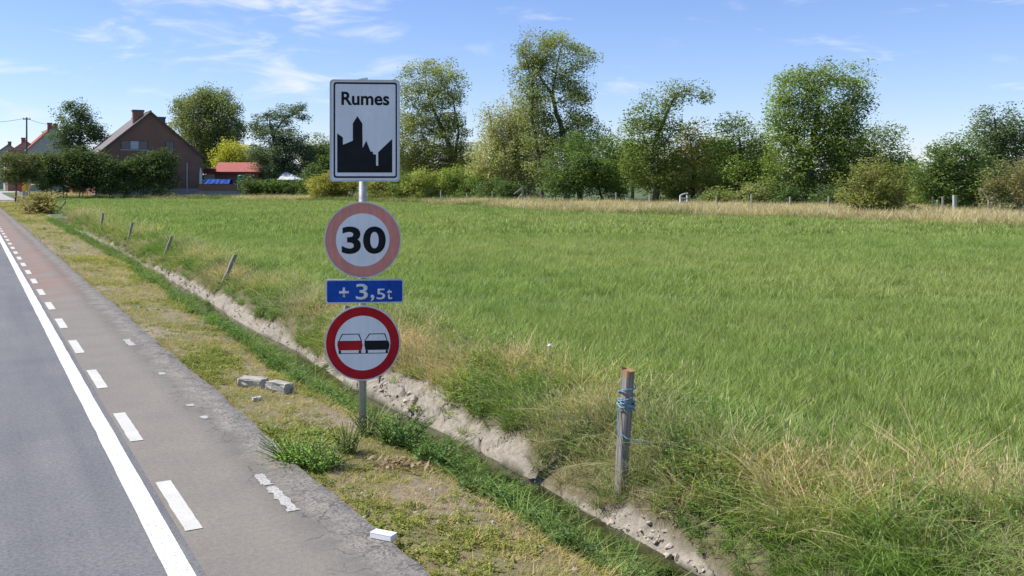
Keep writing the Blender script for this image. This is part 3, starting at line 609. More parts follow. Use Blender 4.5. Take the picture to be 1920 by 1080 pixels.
def build_sign():
    bx = (680 - 960) / F * SIGN_D; zb = float(ground_z(np.array([bx]), np.array([SIGN_D]), False)[0])
    root = empty('road_sign', (bx, SIGN_D, zb), 'tall steel pole carrying town, speed limit, weight and no overtaking signs on the verge', 'road sign', rz=math.radians(5))
    X = lambda x: (x - 680.5) / SPX; Z = lambda y: H - (y - HOR) / SPX - zb          # picture position on the sign plane -> local
    YF = -0.055
    p = MB().tube([(0, 0, -0.4), (0, 0, Z(151))], 0.036, 20).build('pole', zinc, root, smooth=False)
    for f in p.data.polygons: f.use_smooth = len(f.vertices) == 4
    MB().add([(-.042, -.05, Z(152)), (.05, -.045, Z(150)), (.05, .05, Z(150)), (-.042, .05, Z(152)), (-.038, -.045, Z(149)), (.045, -.04, Z(146)), (.045, .045, Z(146)), (-.038, .045, Z(149))],
             [(0, 3, 2, 1), (4, 5, 6, 7), (0, 1, 5, 4), (1, 2, 6, 5), (2, 3, 7, 6), (3, 0, 4, 7)]).build('pole_cap', zinc, root)
    for yy in (200, 300, 415, 485, 545, 605, 675):
        MB().box(-.052, .052, YF + .012, .05, Z(yy) - .014, Z(yy) + .014).build('bracket', grey_back, root, bevel=0.004)
    # town panel
    zx = lambda v: X(590 + v / 3.273); zz = lambda v: Z(130 + v / 3.273)
    x0, x1, z0, z1 = zx(101), zx(524), zz(688), zz(68)
    panel = MB().prism_xz(rrect(x0, x1, z0, z1, 0.035), YF - .012, YF + .012).build('town_panel', rim_m, root)
    panel['label'] = 'white rectangular town panel with a black skyline'
    e = 0.012; MB().ring_xz(rrect(x0, x1, z0, z1, 0.035), rrect(x0 + e, x1 - e, z0 + e, z1 - e, 0.026), YF - .020, YF - .0118).build('rim', rim_m, panel)
    MB().prism_xz(rrect(x0 + e, x1 - e, z0 + e, z1 - e, 0.026), YF - .0135, YF - .0125).build('face', white_m, panel)
    o = rrect(zx(124), zx(507), zz(667), zz(84), 0.024); i = rrect(zx(134), zx(498), zz(656), zz(95), 0.014)
    MB().ring_xz(o, i, YF - .0148, YF - .0137).build('border', navy_m, panel)
    sk = [(146, 634), (478, 634), (478, 428), (393, 510), (393, 592), (380, 592), (380, 524), (362, 522), (362, 508), (346, 505), (321, 440), (299, 485), (297, 335), (267, 290), (240, 335), (240, 440), (180, 465), (180, 420), (146, 396)]
    MB().prism_xz([(zx(a), zz(b)) for a, b in sk], YF - .0150, YF - .0137).build('skyline', black_m, panel)
    text_part('lettering', 'Rumes', zx(171), zx(460), zz(224), zz(142), YF - .0145, black_m, panel, 0.024)
    # discs
    def disc(cx, cz, r, ring_in, ring_mat, nm, lab):
        d = MB().prism_xz(circ(cx, cz, r), YF - .010, YF + .016).build(nm, rim_m, root); d['label'] = lab
        MB().ring_xz(circ(cx, cz, r), circ(cx, cz, r - .012), YF - .018, YF - .0098).build('rim', rim_m, d)
        MB().ring_xz(circ(cx, cz, r - .0125), circ(cx, cz, ring_in), YF - .0125, YF - .0105).build('coloured_ring', ring_mat, d)
        MB().prism_xz(circ(cx, cz, ring_in - .0005), YF - .0122, YF - .0106).build('face', white_m, d); return d
    d = disc(X(681.5), Z(449), 71 / SPX, 49.5 / SPX, pink_m, 'speed_limit_disc', 'round speed limit disc with a faded pink ring')
    text_part('numeral', '30', X(643), X(724), Z(475), Z(424), YF - .0138, black_m, d, 0.028)
    # weight plate
    pl = MB().prism_xz(rrect(X(613), X(757), Z(567), Z(522), .022), YF - .010, YF + .012).build('weight_plate', rim_m, root); pl['label'] = 'small blue plate with white lettering'
    MB().prism_xz(rrect(X(616), X(754.5), Z(564.5), Z(525), .016), YF - .0125, YF - .0103).build('face', blue_m, pl)
    text_part('plus_sign', '+', X(638), X(656), Z(555), Z(537), YF - .0137, white_m, pl, 0.02)
    text_part('numeral', '3', X(669), X(691), Z(560), Z(530.5), YF - .0137, white_m, pl, 0.012)
    text_part('comma', ',', X(696), X(703), Z(563), Z(551), YF - .0137, white_m, pl, 0.01)
    text_part('numeral', '5', X(707), X(723), Z(560), Z(540), YF - .0137, white_m, pl, 0.008)
    text_part('letter', 't', X(726), X(736), Z(560), Z(541), YF - .0137, white_m, pl, 0.008)
    # no overtaking
    d = disc(X(681.5), Z(641), 69.8 / SPX, 51 / SPX, red_m, 'no_overtaking_disc', 'round no overtaking disc with a strong red ring')
    wx = lambda v: X(590 + v / 3.084); wz = lambda v: Z(450 + v / 3.084)
    for nm, bm, a, rf in (('red_car_symbol', red_m, 0, ((165, 535), (262, 535), (279, 580), (142, 580))), ('black_car_symbol', black_m, 153, ((319, 535), (410, 535), (425, 580), (290, 580)))):
        body = [(140, 580), (277, 580), (282, 600), (277, 629), (145, 629), (138, 600)]
        c = MB(); c.prism_xz([(wx(q + a), wz(w)) for q, w in body[::-1]], YF - .0138, YF - .0123); c.build(nm, bm, d)
        rr = [(wx(q), wz(w)) for q, w in rf][::-1]; cx = sum(q for q, _ in rr) / 4; cz = sum(w for _, w in rr) / 4
        MB().ring_xz(rr, [(cx + (q - cx) * .90, cz + (w - cz) * .80) for q, w in rr], YF - .0136, YF - .0123).build('roof_outline', black_m, d)
        for q in (146, 260): MB().box(wx(q + a), wx(q + a + 13), YF - .0136, YF - .0123, wz(648), wz(630)).build('wheel_symbol', black_m, d)
    MB().box(wx(147), wx(425), YF - .0142, YF - .0123, wz(649.5), wz(646)).build('ground_line', black_m, d)
build_sign()

# ------------------------------------------------------------------ wooden posts along the ditch
def make_post_mat(nm, lich):
    m, N, L, p = nodes_of(nm); tc = N.new('ShaderNodeTexCoord'); mp = N.new('ShaderNodeMapping'); mp.inputs['Scale'].default_value = (30, 30, 2.2)
    L.new(tc.outputs['Object'], mp.inputs['Vector'])
    c = ramp(N, L, noise(N, L, mp.outputs[0], 1.0, 6, 0.7), [(0.3, (0.10, 0.09, 0.08)), (0.5, (0.25, 0.22, 0.19)), (0.72, (0.40, 0.36, 0.31))])
    sep = N.new('ShaderNodeSeparateXYZ'); L.new(tc.outputs['Generated'], sep.inputs[0])
    a = N.new('ShaderNodeMath'); a.operation = 'MULTIPLY_ADD'; L.new(noise(N, L, tc.outputs['Object'], 18, 4), a.inputs[0]); a.inputs[1].default_value = 0.16; sb_ = N.new('ShaderNodeMath'); sb_.operation = 'SUBTRACT'; L.new(sep.outputs[2], sb_.inputs[0]); sb_.inputs[1].default_value = 0.055; L.new(sb_.outputs[0], a.inputs[2])
    c = mixc(N, L, ramp(N, L, a.outputs[0], [(0.96, (0,) * 3), (1.0, (lich,) * 3)]), c, (0.33, 0.15, 0.045))
    L.new(c, p.inputs['Base Color']); p.inputs['Roughness'].default_value = 0.9
    b = N.new('ShaderNodeBump'); b.inputs['Strength'].default_value = 0.6; b.inputs['Distance'].default_value = 0.01; L.new(noise(N, L, mp.outputs[0], 1.6, 5), b.inputs['Height']); L.new(b.outputs[0], p.inputs['Normal'])
make_post_mat('lichen_post', 0.8); make_post_mat('weathered_post', 0.0)
def post_mesh(name, w, d, h, seed, below=0.3):
    r = np.random.default_rng(seed); nz = 9; V = []; Fc = []; prof = [(-1, -.7), (-.7, -1), (.7, -1), (1, -.7), (1, .7), (.7, 1), (-.7, 1), (-1, .7)]
    for k in range(nz):
        z = -below + (h + below) * k / (nz - 1); ox, oy = r.normal(0, 0.0025, 2)
        for x, y in prof: V.append((x * w / 2 * (1 + r.normal(0, .02)) + ox, y * d / 2 * (1 + r.normal(0, .02)) + oy, z + (r.normal(0, .012) if k == nz - 1 else 0)))
    for k in range(nz - 1):
        for i in range(8): Fc.append((k * 8 + i, k * 8 + (i + 1) % 8, (k + 1) * 8 + (i + 1) % 8, (k + 1) * 8 + i))
    Fc.append(tuple((nz - 1) * 8 + i for i in range(8))); me = bpy.data.meshes.new(name); me.from_pydata(V, [], Fc); me.update(); return me
def ditch_post(bx, by, topx, topy, zb, w, label, seed, lean_depth=0.0, pm='weathered_post'):
    b = GD(bx, by, zb)
    if pm == 'weathered_post':                               # stands just above the clay, in the long grass
        Ys = np.linspace(6, 90, 4000); Xs = (bx - 960) / F * Ys; s_, t_ = to_st(Xs, Ys); i = int(np.argmin(np.abs(t_ - tw(s_) - 0.40)))
        b = Vector((Xs[i], Ys[i], float(ground_z(Xs[i:i + 1], Ys[i:i + 1], False)[0])))
    top = PX(topx, topy, b.y + lean_depth); v = top - b; h = v.length
    o = link('fence_post', post_mesh('fence_post', w, w * 1.05, h, seed), MATS[pm])
    q = v.to_track_quat('Z', 'Y'); o.location = b; o.rotation_mode = 'QUATERNION'
    from mathutils import Quaternion
    o.rotation_quaternion = Vector((0, 0, 1)).rotation_difference(v) @ Quaternion((0, 0, 1), TH + 0.12)
    return tag(o, label, 'fence post', 'old wooden posts along the ditch'), b, v
post1, pb, pv = ditch_post(1161, 946, 1178, 694, -0.40, 0.088, 'nearest thick grey wooden post with orange lichen top and blue twine', 1, 0.04, 'lichen_post')
for k, (bx, by, tx, ty, zb, lab) in enumerate([
        (634, 650, 651, 572, -0.12, 'leaning post half hidden behind the weight plate and no overtaking disc'),
        (415, 548, 441, 478, -0.15, 'second leaning post visible left of the sign, beside the clay bank'),
        (306, 490, 322, 443, -0.1, 'leaning post above the orange litter, third back from the sign'),
        (239, 450, 248, 417, -0.1, 'thin dark post leaning slightly, fourth back from the sign'),
        (188, 425, 193, 400, -0.1, 'short dark post standing upright beyond the straw heap'),
        (108, 412, 123, 377, -0.1, 'farthest leaning post beside the dark ditch opening')]):
    ditch_post(bx, by, tx, ty, zb, 0.082 if k < 4 else 0.11, lab, 10 + k, 0.1)
def build_twine():
    tw_m = mat_plain('blue_twine', (0.20, 0.36, 0.46), 0.7, 0.25, 30)
    root = empty('twine', pb + pv * 0.55, 'frayed blue twine wound round the nearest post', 'twine'); o0 = root.location.copy()
    r = np.random.default_rng(5); ax = pv.normalized(); a = ax.cross(Vector((0, 1, 0))).normalized(); b = ax.cross(a)
    def loop(f0, f1, turns, rad, ph):
        pts = []
        for i in range(int(18 * turns) + 1):
            f = i / (18 * turns); an = ph + 2 * math.pi * turns * f; q = 1 / max(abs(math.cos(an - 0.3)), abs(math.sin(an - 0.3)))
            pts.append(pb + pv * (f0 + (f1 - f0) * f + 0.012 * math.sin(an * 1.3 + ph)) + (a * math.cos(an) + b * math.sin(an)) * rad * min(q, 1.28) - o0)
        return pts
    for f0, f1, t, ph in ((0.70, 0.90, 1.5, 0.2), (0.72, 0.78, 3.0, 1.0), (0.74, 0.86, 2.0, 2.2), (0.78, 0.74, 2.5, 4.0)):
        MB().tube(loop(f0, f1, t, 0.062, ph), 0.0052, 5).build('strand', tw_m, root)
    q0 = pb + pv * 0.56 + Vector((-.06, -.05, 0)) - o0
    MB().tube([pb + pv * 0.72 + Vector((-.062, -.02, 0)) - o0, pb + pv * 0.63 + Vector((-.066, -.035, 0)) - o0, q0, q0 + Vector((.07, -.04, -.055)), q0 + Vector((.16, -.02, -.085)), q0 + Vector((.23, .0, -.095)), q0 + Vector((.27, .01, -.13))], 0.0055, 5).build('loose_end', tw_m, root)
    MB().tube([pb + pv * 0.55 + Vector((-.062, -.03, 0)) - o0, pb + pv * 0.40 + Vector((-.02, -.07, 0)) - o0, pb + pv * 0.27 + Vector((.035, -.07, 0)) - o0], 0.004, 5).build('strand', tw_m, root)
build_twine()

# ------------------------------------------------------------------ small things on the verge
def rough_block(name, w, d, h, mat, seed, rough=0.012, sub=3):
    import bmesh
    bm = bmesh.new(); bmesh.ops.create_cube(bm, size=1.0)
    bmesh.ops.bevel(bm, geom=bm.edges[:], offset=0.06, segments=1, affect='EDGES')
    bmesh.ops.subdivide_edges(bm, edges=bm.edges[:], cuts=sub - 1, use_grid_fill=True)
    r = np.random.default_rng(seed)
    for v in bm.verts:
        n = r.normal(0, rough, 3); v.co = Vector((v.co.x * w + n[0], v.co.y * d + n[1], (v.co.z + 0.5) * h + n[2]))
    me = bpy.data.meshes.new(name); bm.to_mesh(me); bm.free(); return link(name, me, mat)
conc = mat_plain('old_concrete', (0.47, 0.44, 0.38), 0.9, 0.16, 12, 0, 0.5, 60)
def ground_thing(o, x, y, rz, tilt=(0, 0), dz=0.0):
    z = -0.05
    for _ in range(4):
        p = GD(x, y, z); z = float(ground_z(np.array([p.x]), np.array([p.y]), False)[0])
    o.location = (p.x, p.y, z + dz); o.rotation_euler = (tilt[0], tilt[1], rz); return o
b1 = ground_thing(rough_block('concrete_block', 0.30, 0.16, 0.10, conc, 3, 0.006), 474, 726, math.radians(-16), (0.05, 0.03), 0.005)
tag(b1, 'pale weathered concrete block on the verge, the farther left of two', 'concrete block', 'two broken kerb blocks on the verge')
b2 = ground_thing(rough_block('concrete_block', 0.27, 0.17, 0.10, conc, 4, 0.006), 523, 735, math.radians(-22), (-0.04, 0.06), 0.01)
tag(b2, 'pale weathered concrete block on the verge, nearer the sign pole', 'concrete block', 'two broken kerb blocks on the verge')
stone_m = mat_plain('pale_stone', (0.52, 0.50, 0.46), 0.9, 0.12, 20, 0, 0.4, 60)
tag(ground_thing(rough_block('stone', 0.10, 0.06, 0.04, stone_m, 6, 0.006, 2), 481, 752, 0.7), 'small pale stone in the grass below the concrete blocks', 'stone')
for k, (x, y, sz, lab) in enumerate([(832, 862, .09, 'brown clod of earth beside the dead leaves under the sign')]):
    tag(ground_thing(rough_block('clay_clod', sz, sz * .7, sz * .4, mat_plain('dry_clod', (0.36, 0.31, 0.25), 0.95, 0.15, 14, 0, 0.5, 50), 20 + k, 0.012, 2), x, y, k * 0.9, (0, 0), -0.01), lab, 'clod')
def build_box():
    wm = mat_plain('white_card', (0.80, 0.80, 0.80), 0.5, 0.03, 10)
    p = GD(719, 1010, 0.0); root = empty('litter_carton', (p.x, p.y, 0.003), 'flattened white carton lying on the asphalt edge', 'litter', rz=math.radians(-26))
    MB().box(-.08, .08, -.036, .036, 0, .034).build('carton_body', wm, root, bevel=0.004); MB().box(-.081, .081, -.037, .037, .0345, .038).build('carton_lid', wm, root)
build_box()
def crumple(name, x, y, z, sz, col, label, seed):
    import bmesh
    bm = bmesh.new(); bmesh.ops.create_icosphere(bm, subdivisions=2, radius=sz); r = np.random.default_rng(seed)
    for v in bm.verts: v.co = Vector((v.co.x * 1.2, v.co.y, v.co.z * .6)) * r.uniform(0.65, 1.2)
    me = bpy.data.meshes.new(name); bm.to_mesh(me); bm.free(); o = link(name, me, mat_plain('litter_' + str(seed), col, 0.5, 0.2, 30)); p = GD(x, y, z)
    o.location = (p.x, p.y, float(ground_z(np.array([p.x]), np.array([p.y]))[0]) + sz * 0.4); return tag(o, label, 'litter')
crumple('crumpled_wrapper', 712, 760, -0.35, 0.035, (0.70, 0.06, 0.08), 'crumpled pinkish red wrapper on the clay bank right of the pole', 1)
crumple('crumpled_wrapper', 254, 481, -0.15, 0.11, (0.75, 0.14, 0.05), 'orange red scrap of litter on the bank below the posts', 2)
crumple('crumpled_wrapper', 300, 712, -0.03, 0.02, (0.75, 0.74, 0.70), 'tiny white paper scrap at the asphalt edge left of the blocks', 3)
def mushroom_like():
    p = GD(1031, 652, 0.25); o = link('white_flower', None)
    MBm = MB(); n = 10
    for k in range(n):
        a = 2 * math.pi * k / n; b = a + 0.25
        MBm.add([(0, 0, .24), (.035 * math.cos(a), .035 * math.sin(a), .245), (.055 * math.cos((a + b) / 2), .055 * math.sin((a + b) / 2), .25), (.035 * math.cos(b), .035 * math.sin(b), .245)], [(0, 1, 2, 3)])
    bpy.data.objects.remove(o); root = empty('white_flower', (p.x, p.y, 0.03), 'single white flower head standing in the green field', 'flower')
    MBm.tube([(0, 0, .245), (0, 0, .265)], [.03, .02], 8).build('flower_head', mat_plain('petal', (0.8, 0.8, 0.76), 0.6, 0.05), root); MB().tube([(0, 0, -.05), (.01, 0, .245)], .004, 5).build('stem', mat_plain('stem_green', (0.1, 0.16, 0.04), 0.7), root)
mushroom_like()

LEAF = mat_leaf('leaves', 0.48, 0.02)
LEAF_NEAR = mat_leaf('weed_leaves', 0.45, 0.03)
def weed(name, x, y, hgt, rad, n, ls, col, label, seed, lean=(0, 0), z0=None, asp=0.5):
    z = -0.05
    for _ in range(4):
        p = GD(x, y, z); z = float(ground_z(np.array([p.x]), np.array([p.y]), False)[0])
    root = empty(name, (p.x, p.y, z), label, 'plant'); r = np.random.default_rng(seed); col = np.array(col) * 1.8
    sb = MB(); V = []; Fc = []; C = []
    for i in range(n):
        a = r.uniform(0, 6.28); q = rad * 0.35 * math.sqrt(r.uniform()); h = hgt * r.uniform(0.45, 1.0); ex = rad * r.uniform(0.2, 0.95)
        def P(f): return np.array([math.cos(a) * (q + ex * f ** 1.4) + lean[0] * f, math.sin(a) * (q + ex * f ** 1.4) + lean[1] * f, h * f * (1 - 0.18 * f) - 0.03])
        sb.tube([P(0), P(.35), P(.7), P(1)], [.0045, .004, .003, .002], 4, False)
        for k in range(int(r.integers(16, 30))):
            f = r.uniform(0.12, 1.02); c = P(f) + r.normal(0, ls * 0.5, 3); b = r.uniform(0, 6.28); l = ls * r.uniform(0.5, 1.3) * (1.2 - 0.5 * f)
            d = np.array([math.cos(b), math.sin(b), r.uniform(-0.4, 0.7)]); d /= np.linalg.norm(d); sd = np.cross(d, [0, 0, 1.0]); sd /= np.linalg.norm(sd); sd = sd + np.array([0, 0, 1]) * r.normal(0, .4)
            kk = r.uniform(0.65, 1.35) * (1 + 0.1 * r.normal(0, 1, 3)); j = len(V)
            V += [c, c + d * l * .45 - sd * l * asp * .5, c + d * l - np.array([0, 0, .15 * l]), c + d * l * .45 + sd * l * asp * .5]; C += [np.clip(col * kk, .01, 1)] * 4; Fc.append((j, j + 1, j + 2, j + 3))
    link('foliage', mesh_np('foliage', np.array(V), Fc, np.array(C)), LEAF_NEAR, root); sb.build('stem', mat_plain('weed_stem', (0.13, 0.14, 0.05), 0.8), root)
weed('leafy_weed', 560, 872, 0.37, 0.28, 90, 0.030, (0.165, 0.275, 0.04), 'bright green bushy weed at the asphalt edge below the sign', 1)
weed('leafy_weed', 605, 880, 0.30, 0.20, 50, 0.028, (0.12, 0.21, 0.03), 'low green weed right beside the bright bushy weed', 2)
weed('leafy_weed', 652, 850, 0.40, 0.18, 44, 0.026, (0.15, 0.19, 0.05), 'pale upright weed standing before the sign pole', 3)
weed('leafy_weed', 690, 818, 0.32, 0.15, 34, 0.024, (0.14, 0.17, 0.05), 'thin yellowish weed hugging the foot of the sign pole', 4)
weed('leafy_weed', 745, 835, 0.38, 0.28, 75, 0.038, (0.075, 0.14, 0.025), 'dark green weed right of the sign pole', 5, lean=(.05, 0))  # darkest leaf colour of these weeds
weed('leafy_weed', 805, 868, 0.32, 0.26, 64, 0.038, (0.085, 0.155, 0.028), 'green leafy weed hanging over the ditch right of the sign', 6, lean=(.10, -.02))
weed('leafy_weed', 655, 735, 0.24, 0.22, 26, 0.034, (0.09, 0.16, 0.03), 'green weed on the ditch lip behind the sign pole', 7, lean=(.1, 0))
weed('leafy_weed', 590, 700, 0.22, 0.25, 26, 0.036, (0.09, 0.16, 0.03), 'low green weed on the ditch lip right of the blocks', 8, lean=(.1, 0))
weed('leafy_weed', 515, 818, 0.14, 0.14, 16, 0.022, (0.14, 0.19, 0.04), 'small weed at the path edge below the blocks', 9)
def dead_leaves():
    r = np.random.default_rng(9); p = GD(735, 870, -0.06); n = 160; V = []; Fc = []; C = []
    for i in range(n):
        c = np.array([p.x + r.normal(0.05, .12), p.y + r.normal(0, .10), 0]); c[2] = float(ground_z(c[0:1], c[1:2], False)[0]) + r.uniform(.01, .05); b = r.uniform(0, 6.28); l = r.uniform(.03, .12); w = r.uniform(.006, .02)
        d = np.array([math.cos(b), math.sin(b), r.normal(0, .3)]); sd = np.array([-d[1], d[0], r.normal(0, .4)]); j = len(V); kk = r.uniform(.6, 1.3)
        V += [c - d * l / 2, c - sd * w, c + d * l / 2, c + sd * w]; C += [np.array([.36, .26, .15]) * kk] * 4; Fc.append((j, j + 1, j + 2, j + 3))
    tag(link('dead_leaves', mesh_np('dead_leaves', np.array(V), Fc, np.array(C)), LEAF_NEAR), 'heap of dead brown stalks at the foot of the sign', 'dead plants', kind='stuff')
dead_leaves()

# ------------------------------------------------------------------ trees
BARK = mat_plain('bark', (0.16, 0.135, 0.105), 0.9, 0.25, 5, 0, 0.5, 12)
BARK_P = mat_plain('pale_bark', (0.30, 0.27, 0.22), 0.9, 0.25, 5, 0, 0.5, 12)
def tree(name, label, D, stems, lobes, col, leaf=0.26, seed=0, cat='tree', group=None, bark=None, dens=1.0, droop=0.0, asp=0.5, tipcol=None, clump=0.55, flat=0.0, base_y=None, twig=0.30, nl=100):
    """stems: list of lists (px x, px y, radius m); lobes: (px x, px y, px rx, px ry[, density[, depth shift m]])"""
    r = np.random.default_rng(seed + 1000); s0 = stems[0][0]; base = PX(s0[0], HOR, D)
    zb = float(ground_z(np.array([base.x]), np.array([base.y]), False)[0]); base.z = zb
    root = empty(name, base, label, cat, group); col = np.array(col); tip = np.array(tipcol) if tipcol else col * np.array([1.35, 1.2, 1.1])
    wood = MB(); nodes = []; leaf = leaf * 0.88; col = col * np.array([3.2, 2.8, 2.3]); tip = tip * np.array([3.0, 2.7, 2.3])
    for sidx, stm in enumerate(stems):
        pts = [PX(x, y, D) - base for x, y, _ in stm]; rad = [q[2] for q in stm]
        if sidx == 0: pts[0].z = -0.3
        j = r.normal(0, 0.25); fine = []; fr = []
        for i in range(len(pts) - 1):
            for k in range(3): f = k / 3; fine.append(pts[i].lerp(pts[i + 1], f) + Vector(r.normal(0, 0.3 * rad[i], 3)) * (1 if i + k else 0)); fr.append(rad[i] * (1 - f) + rad[i + 1] * f)
        fine.append(pts[-1]); fr.append(rad[-1])
        for i in range(len(fine)): fine[i].y += j * i / len(fine) * 2
        wood.tube(fine, fr, 7); nodes += [(q, w) for q, w in zip(fine, fr)]
    V = []; C = []
    for lb in lobes:
        cx, cy, rx, ry = lb[:4]; dn = lb[4] if len(lb) > 4 else 1.0; ys = lb[5] if len(lb) > 5 else r.normal(0, 0.25) * rx / F * D
        c = PX(cx, cy, D) - base; c.y += ys; ax = 1.22 * rx / F * D; az = 1.22 * ry / F * D; ay = (ax * az) ** 0.5 * 0.95 if not flat else ax * flat
        # limb from the nearest lower stem point to the lobe
        cand = [(q, w) for q, w in nodes if q.z < c.z + 0.2 * az] or nodes
        q, w = min(cand, key=lambda k: (k[0] - c).length + 0.4 * abs(k[0].z - c.z + 0.5 * (k[0] - c).length))
        lr = max(0.03, min(0.55 * w, 0.05 + 0.012 * max(ax, az))); mid = q.lerp(c, 0.5) + Vector((0, 0, 0.10 * (c - q).length)) + Vector(r.normal(0, 0.12 * max(.3, (c - q).length * .3), 3))
        limb = [q, q.lerp(mid, .5) + Vector(r.normal(0, .05, 3)), mid, mid.lerp(c, .5) + Vector(r.normal(0, .1, 3)), c]
        wood.tube(limb, [lr, lr * .9, lr * .75, lr * .6, lr * .45], 5, False)
        K = max(4, int(dens * dn * 2.3 * math.pi * ax * az / (leaf / 0.34) ** 0.9))
        d = r.normal(0, 1, (K, 3)); d /= np.linalg.norm(d, axis=1)[:, None]; rad = r.uniform(0.12, 1.06, K) ** 0.5
        # uneven outline
        wob = 0.82 + 0.42 * vnoise(np.arctan2(d[:, 2], d[:, 0]) * 2.1 + cx, d[:, 1] * 2.3 + cy, seed + 3)
        cen = np.array(c) + d * rad[:, None] * wob[:, None] * np.array([ax, ay, az])
        lobe_tone = r.uniform(0.86, 1.14)
        for k in range(K):
            if cen[k, 2] < 0.15: cen[k, 2] = r.uniform(0.15, 0.8)
            if r.uniform() < twig:
                o = np.array(limb[int(r.integers(2, 5))]); m_ = (o + cen[k]) / 2 + r.normal(0, .15, 3)
                wood.tube([o, m_, cen[k]], [min(lr * .35, .035), .022, .010], 3, False)
        cs = clump * r.uniform(0.6, 1.4, K) * (leaf / 0.26) ** 0.5; m = r.poisson(nl, K); tone = lobe_tone * r.uniform(0.78, 1.22, K); mixw = r.uniform(0, 1, K) ** 1.6
        idx = np.repeat(np.arange(K), m); n = len(idx)
        off = np.clip(r.normal(0, 1, (n, 3)), -1.5, 1.5) * cs[idx][:, None] * np.array([1, 1, 0.7 + droop * 0.9]); off[:, 2] -= droop * np.abs(r.normal(0, .7, n))
        P = cen[idx] + off; P[:, 2] = np.maximum(P[:, 2], 0.05)
        ll = leaf * r.uniform(0.55, 1.35, n); th = r.uniform(0, 6.283, n); dz = r.uniform(-0.8, 0.6, n) - droop * 1.4
        dd = np.stack([np.cos(th), np.sin(th), dz], 1); dd /= np.linalg.norm(dd, axis=1)[:, None]
        up = r.normal(0, 0.75, (n, 3)) + np.array([0, 0, 0.8]); sd = np.cross(dd, up); sd /= np.linalg.norm(sd, axis=1)[:, None] + 1e-6
        a = P - dd * ll[:, None] * .5; b = P - sd * (ll * asp * .5)[:, None] + dd * (ll * .08)[:, None]; e = P + dd * ll[:, None] * .5; f = P + sd * (ll * asp * .5)[:, None] + dd * (ll * .08)[:, None]
        V.append(np.stack([a, b, e, f], 1).reshape(-1, 3))
        cc = (col * (1 - mixw[idx])[:, None] + tip * mixw[idx][:, None]) * tone[idx][:, None] * r.uniform(0.75, 1.25, n)[:, None]
        C.append(np.repeat(np.clip(cc, .005, 1), 4, axis=0))
    V = np.concatenate(V); C = np.concatenate(C); Fc = np.arange(len(V)).reshape(-1, 4)
    link('crown', mesh_np('crown', V, Fc, C), LEAF, root)
    wood.build('trunk', bark or BARK, root); return root
GRN = (0.062, 0.098, 0.026); OLV = (0.085, 0.108, 0.032); DRK = (0.036, 0.064, 0.022); PAL = (0.135, 0.155, 0.075); YEL = (0.15, 0.17, 0.035); BLU = (0.055, 0.085, 0.045)
gT = 'tall trees beyond the far fence'
tree('poplar_tree', 'airy tall tree just right of the town panel', 104, [[(835, 372, .34), (848, 315, .28), (838, 260, .22), (812, 205, .15), (800, 165, .07)], [(848, 315, .2), (860, 250, .14), (850, 190, .06)], [(838, 260, .15), (800, 240, .10), (775, 190, .04)]],
     [(800, 150, 40, 34, .55), (838, 160, 30, 36, .5), (775, 200, 26, 40, .5), (830, 215, 38, 30, .6), (790, 250, 42, 34, .6), (850, 255, 26, 30, .7), (820, 300, 55, 32, .75), (770, 310, 40, 34, .7), (868, 300, 24, 34, .7), (745, 260, 24, 40, .5)], OLV, 0.25, 1, group=gT, tipcol=PAL, dens=1.35)
tree('willow_tree', 'pale grey green drooping tree left of the tallest one', 98, [[(968, 374, .3), (965, 310, .25), (955, 250, .16), (985, 200, .07)], [(965, 310, .15), (925, 250, .10), (915, 205, .05)]],
     [(985, 205, 26, 34, .8), (960, 250, 34, 34, .75), (920, 225, 22, 34, .45), (935, 290, 40, 36, .8), (990, 290, 32, 44, .9), (920, 325, 40, 30, .8), (975, 335, 40, 30, .9)], PAL, 0.27, 2, group=gT, droop=0.5, asp=0.42, dens=1.7, tipcol=(0.19, 0.20, 0.11))
tree('tall_tree', 'tallest tree, twin stemmed with an open top, centre of the skyline', 92, [[(1063, 385, .36), (1062, 290, .30), (1052, 230, .24), (1036, 180, .18), (1012, 145, .10)], [(1018, 375, .20), (1010, 290, .17), (996, 220, .14), (1000, 160, .12), (985, 110, .06)], [(1036, 180, .13), (1045, 120, .08), (1055, 80, .03)]],
     [(1000, 95, 32, 30, .6), (1045, 85, 38, 28, .55), (1090, 105, 26, 26, .35), (985, 140, 26, 34, .6), (1030, 130, 34, 30, .6), (1075, 140, 30, 30, .5), (1000, 180, 24, 30, .6), (1058, 190, 36, 26, .6), (1090, 165, 20, 24, .3), (1080, 235, 34, 30, .8), (1035, 250, 22, 30, .7), (1055, 285, 40, 28, .9), (1110, 265, 26, 22, .8), (1008, 235, 24, 28, .7), (1015, 290, 30, 34, .8)], (0.075, 0.105, 0.04), 0.24, 3, group=gT, tipcol=PAL, dens=1.25)
tree('round_tree', 'dark dense tree under the tallest stem', 84, [[(1085, 388, .28), (1088, 340, .2), (1090, 300, .1)], [(1133, 388, .13), (1118, 340, .08)]],
     [(1075, 320, 44, 36, 1.1), (1120, 310, 42, 36, 1.1), (1095, 280, 36, 26, .9), (1148, 275, 16, 22, .6), (1060, 350, 34, 22, 1), (1140, 340, 30, 26, 1)], DRK, 0.24, 4, group=gT, tipcol=GRN)
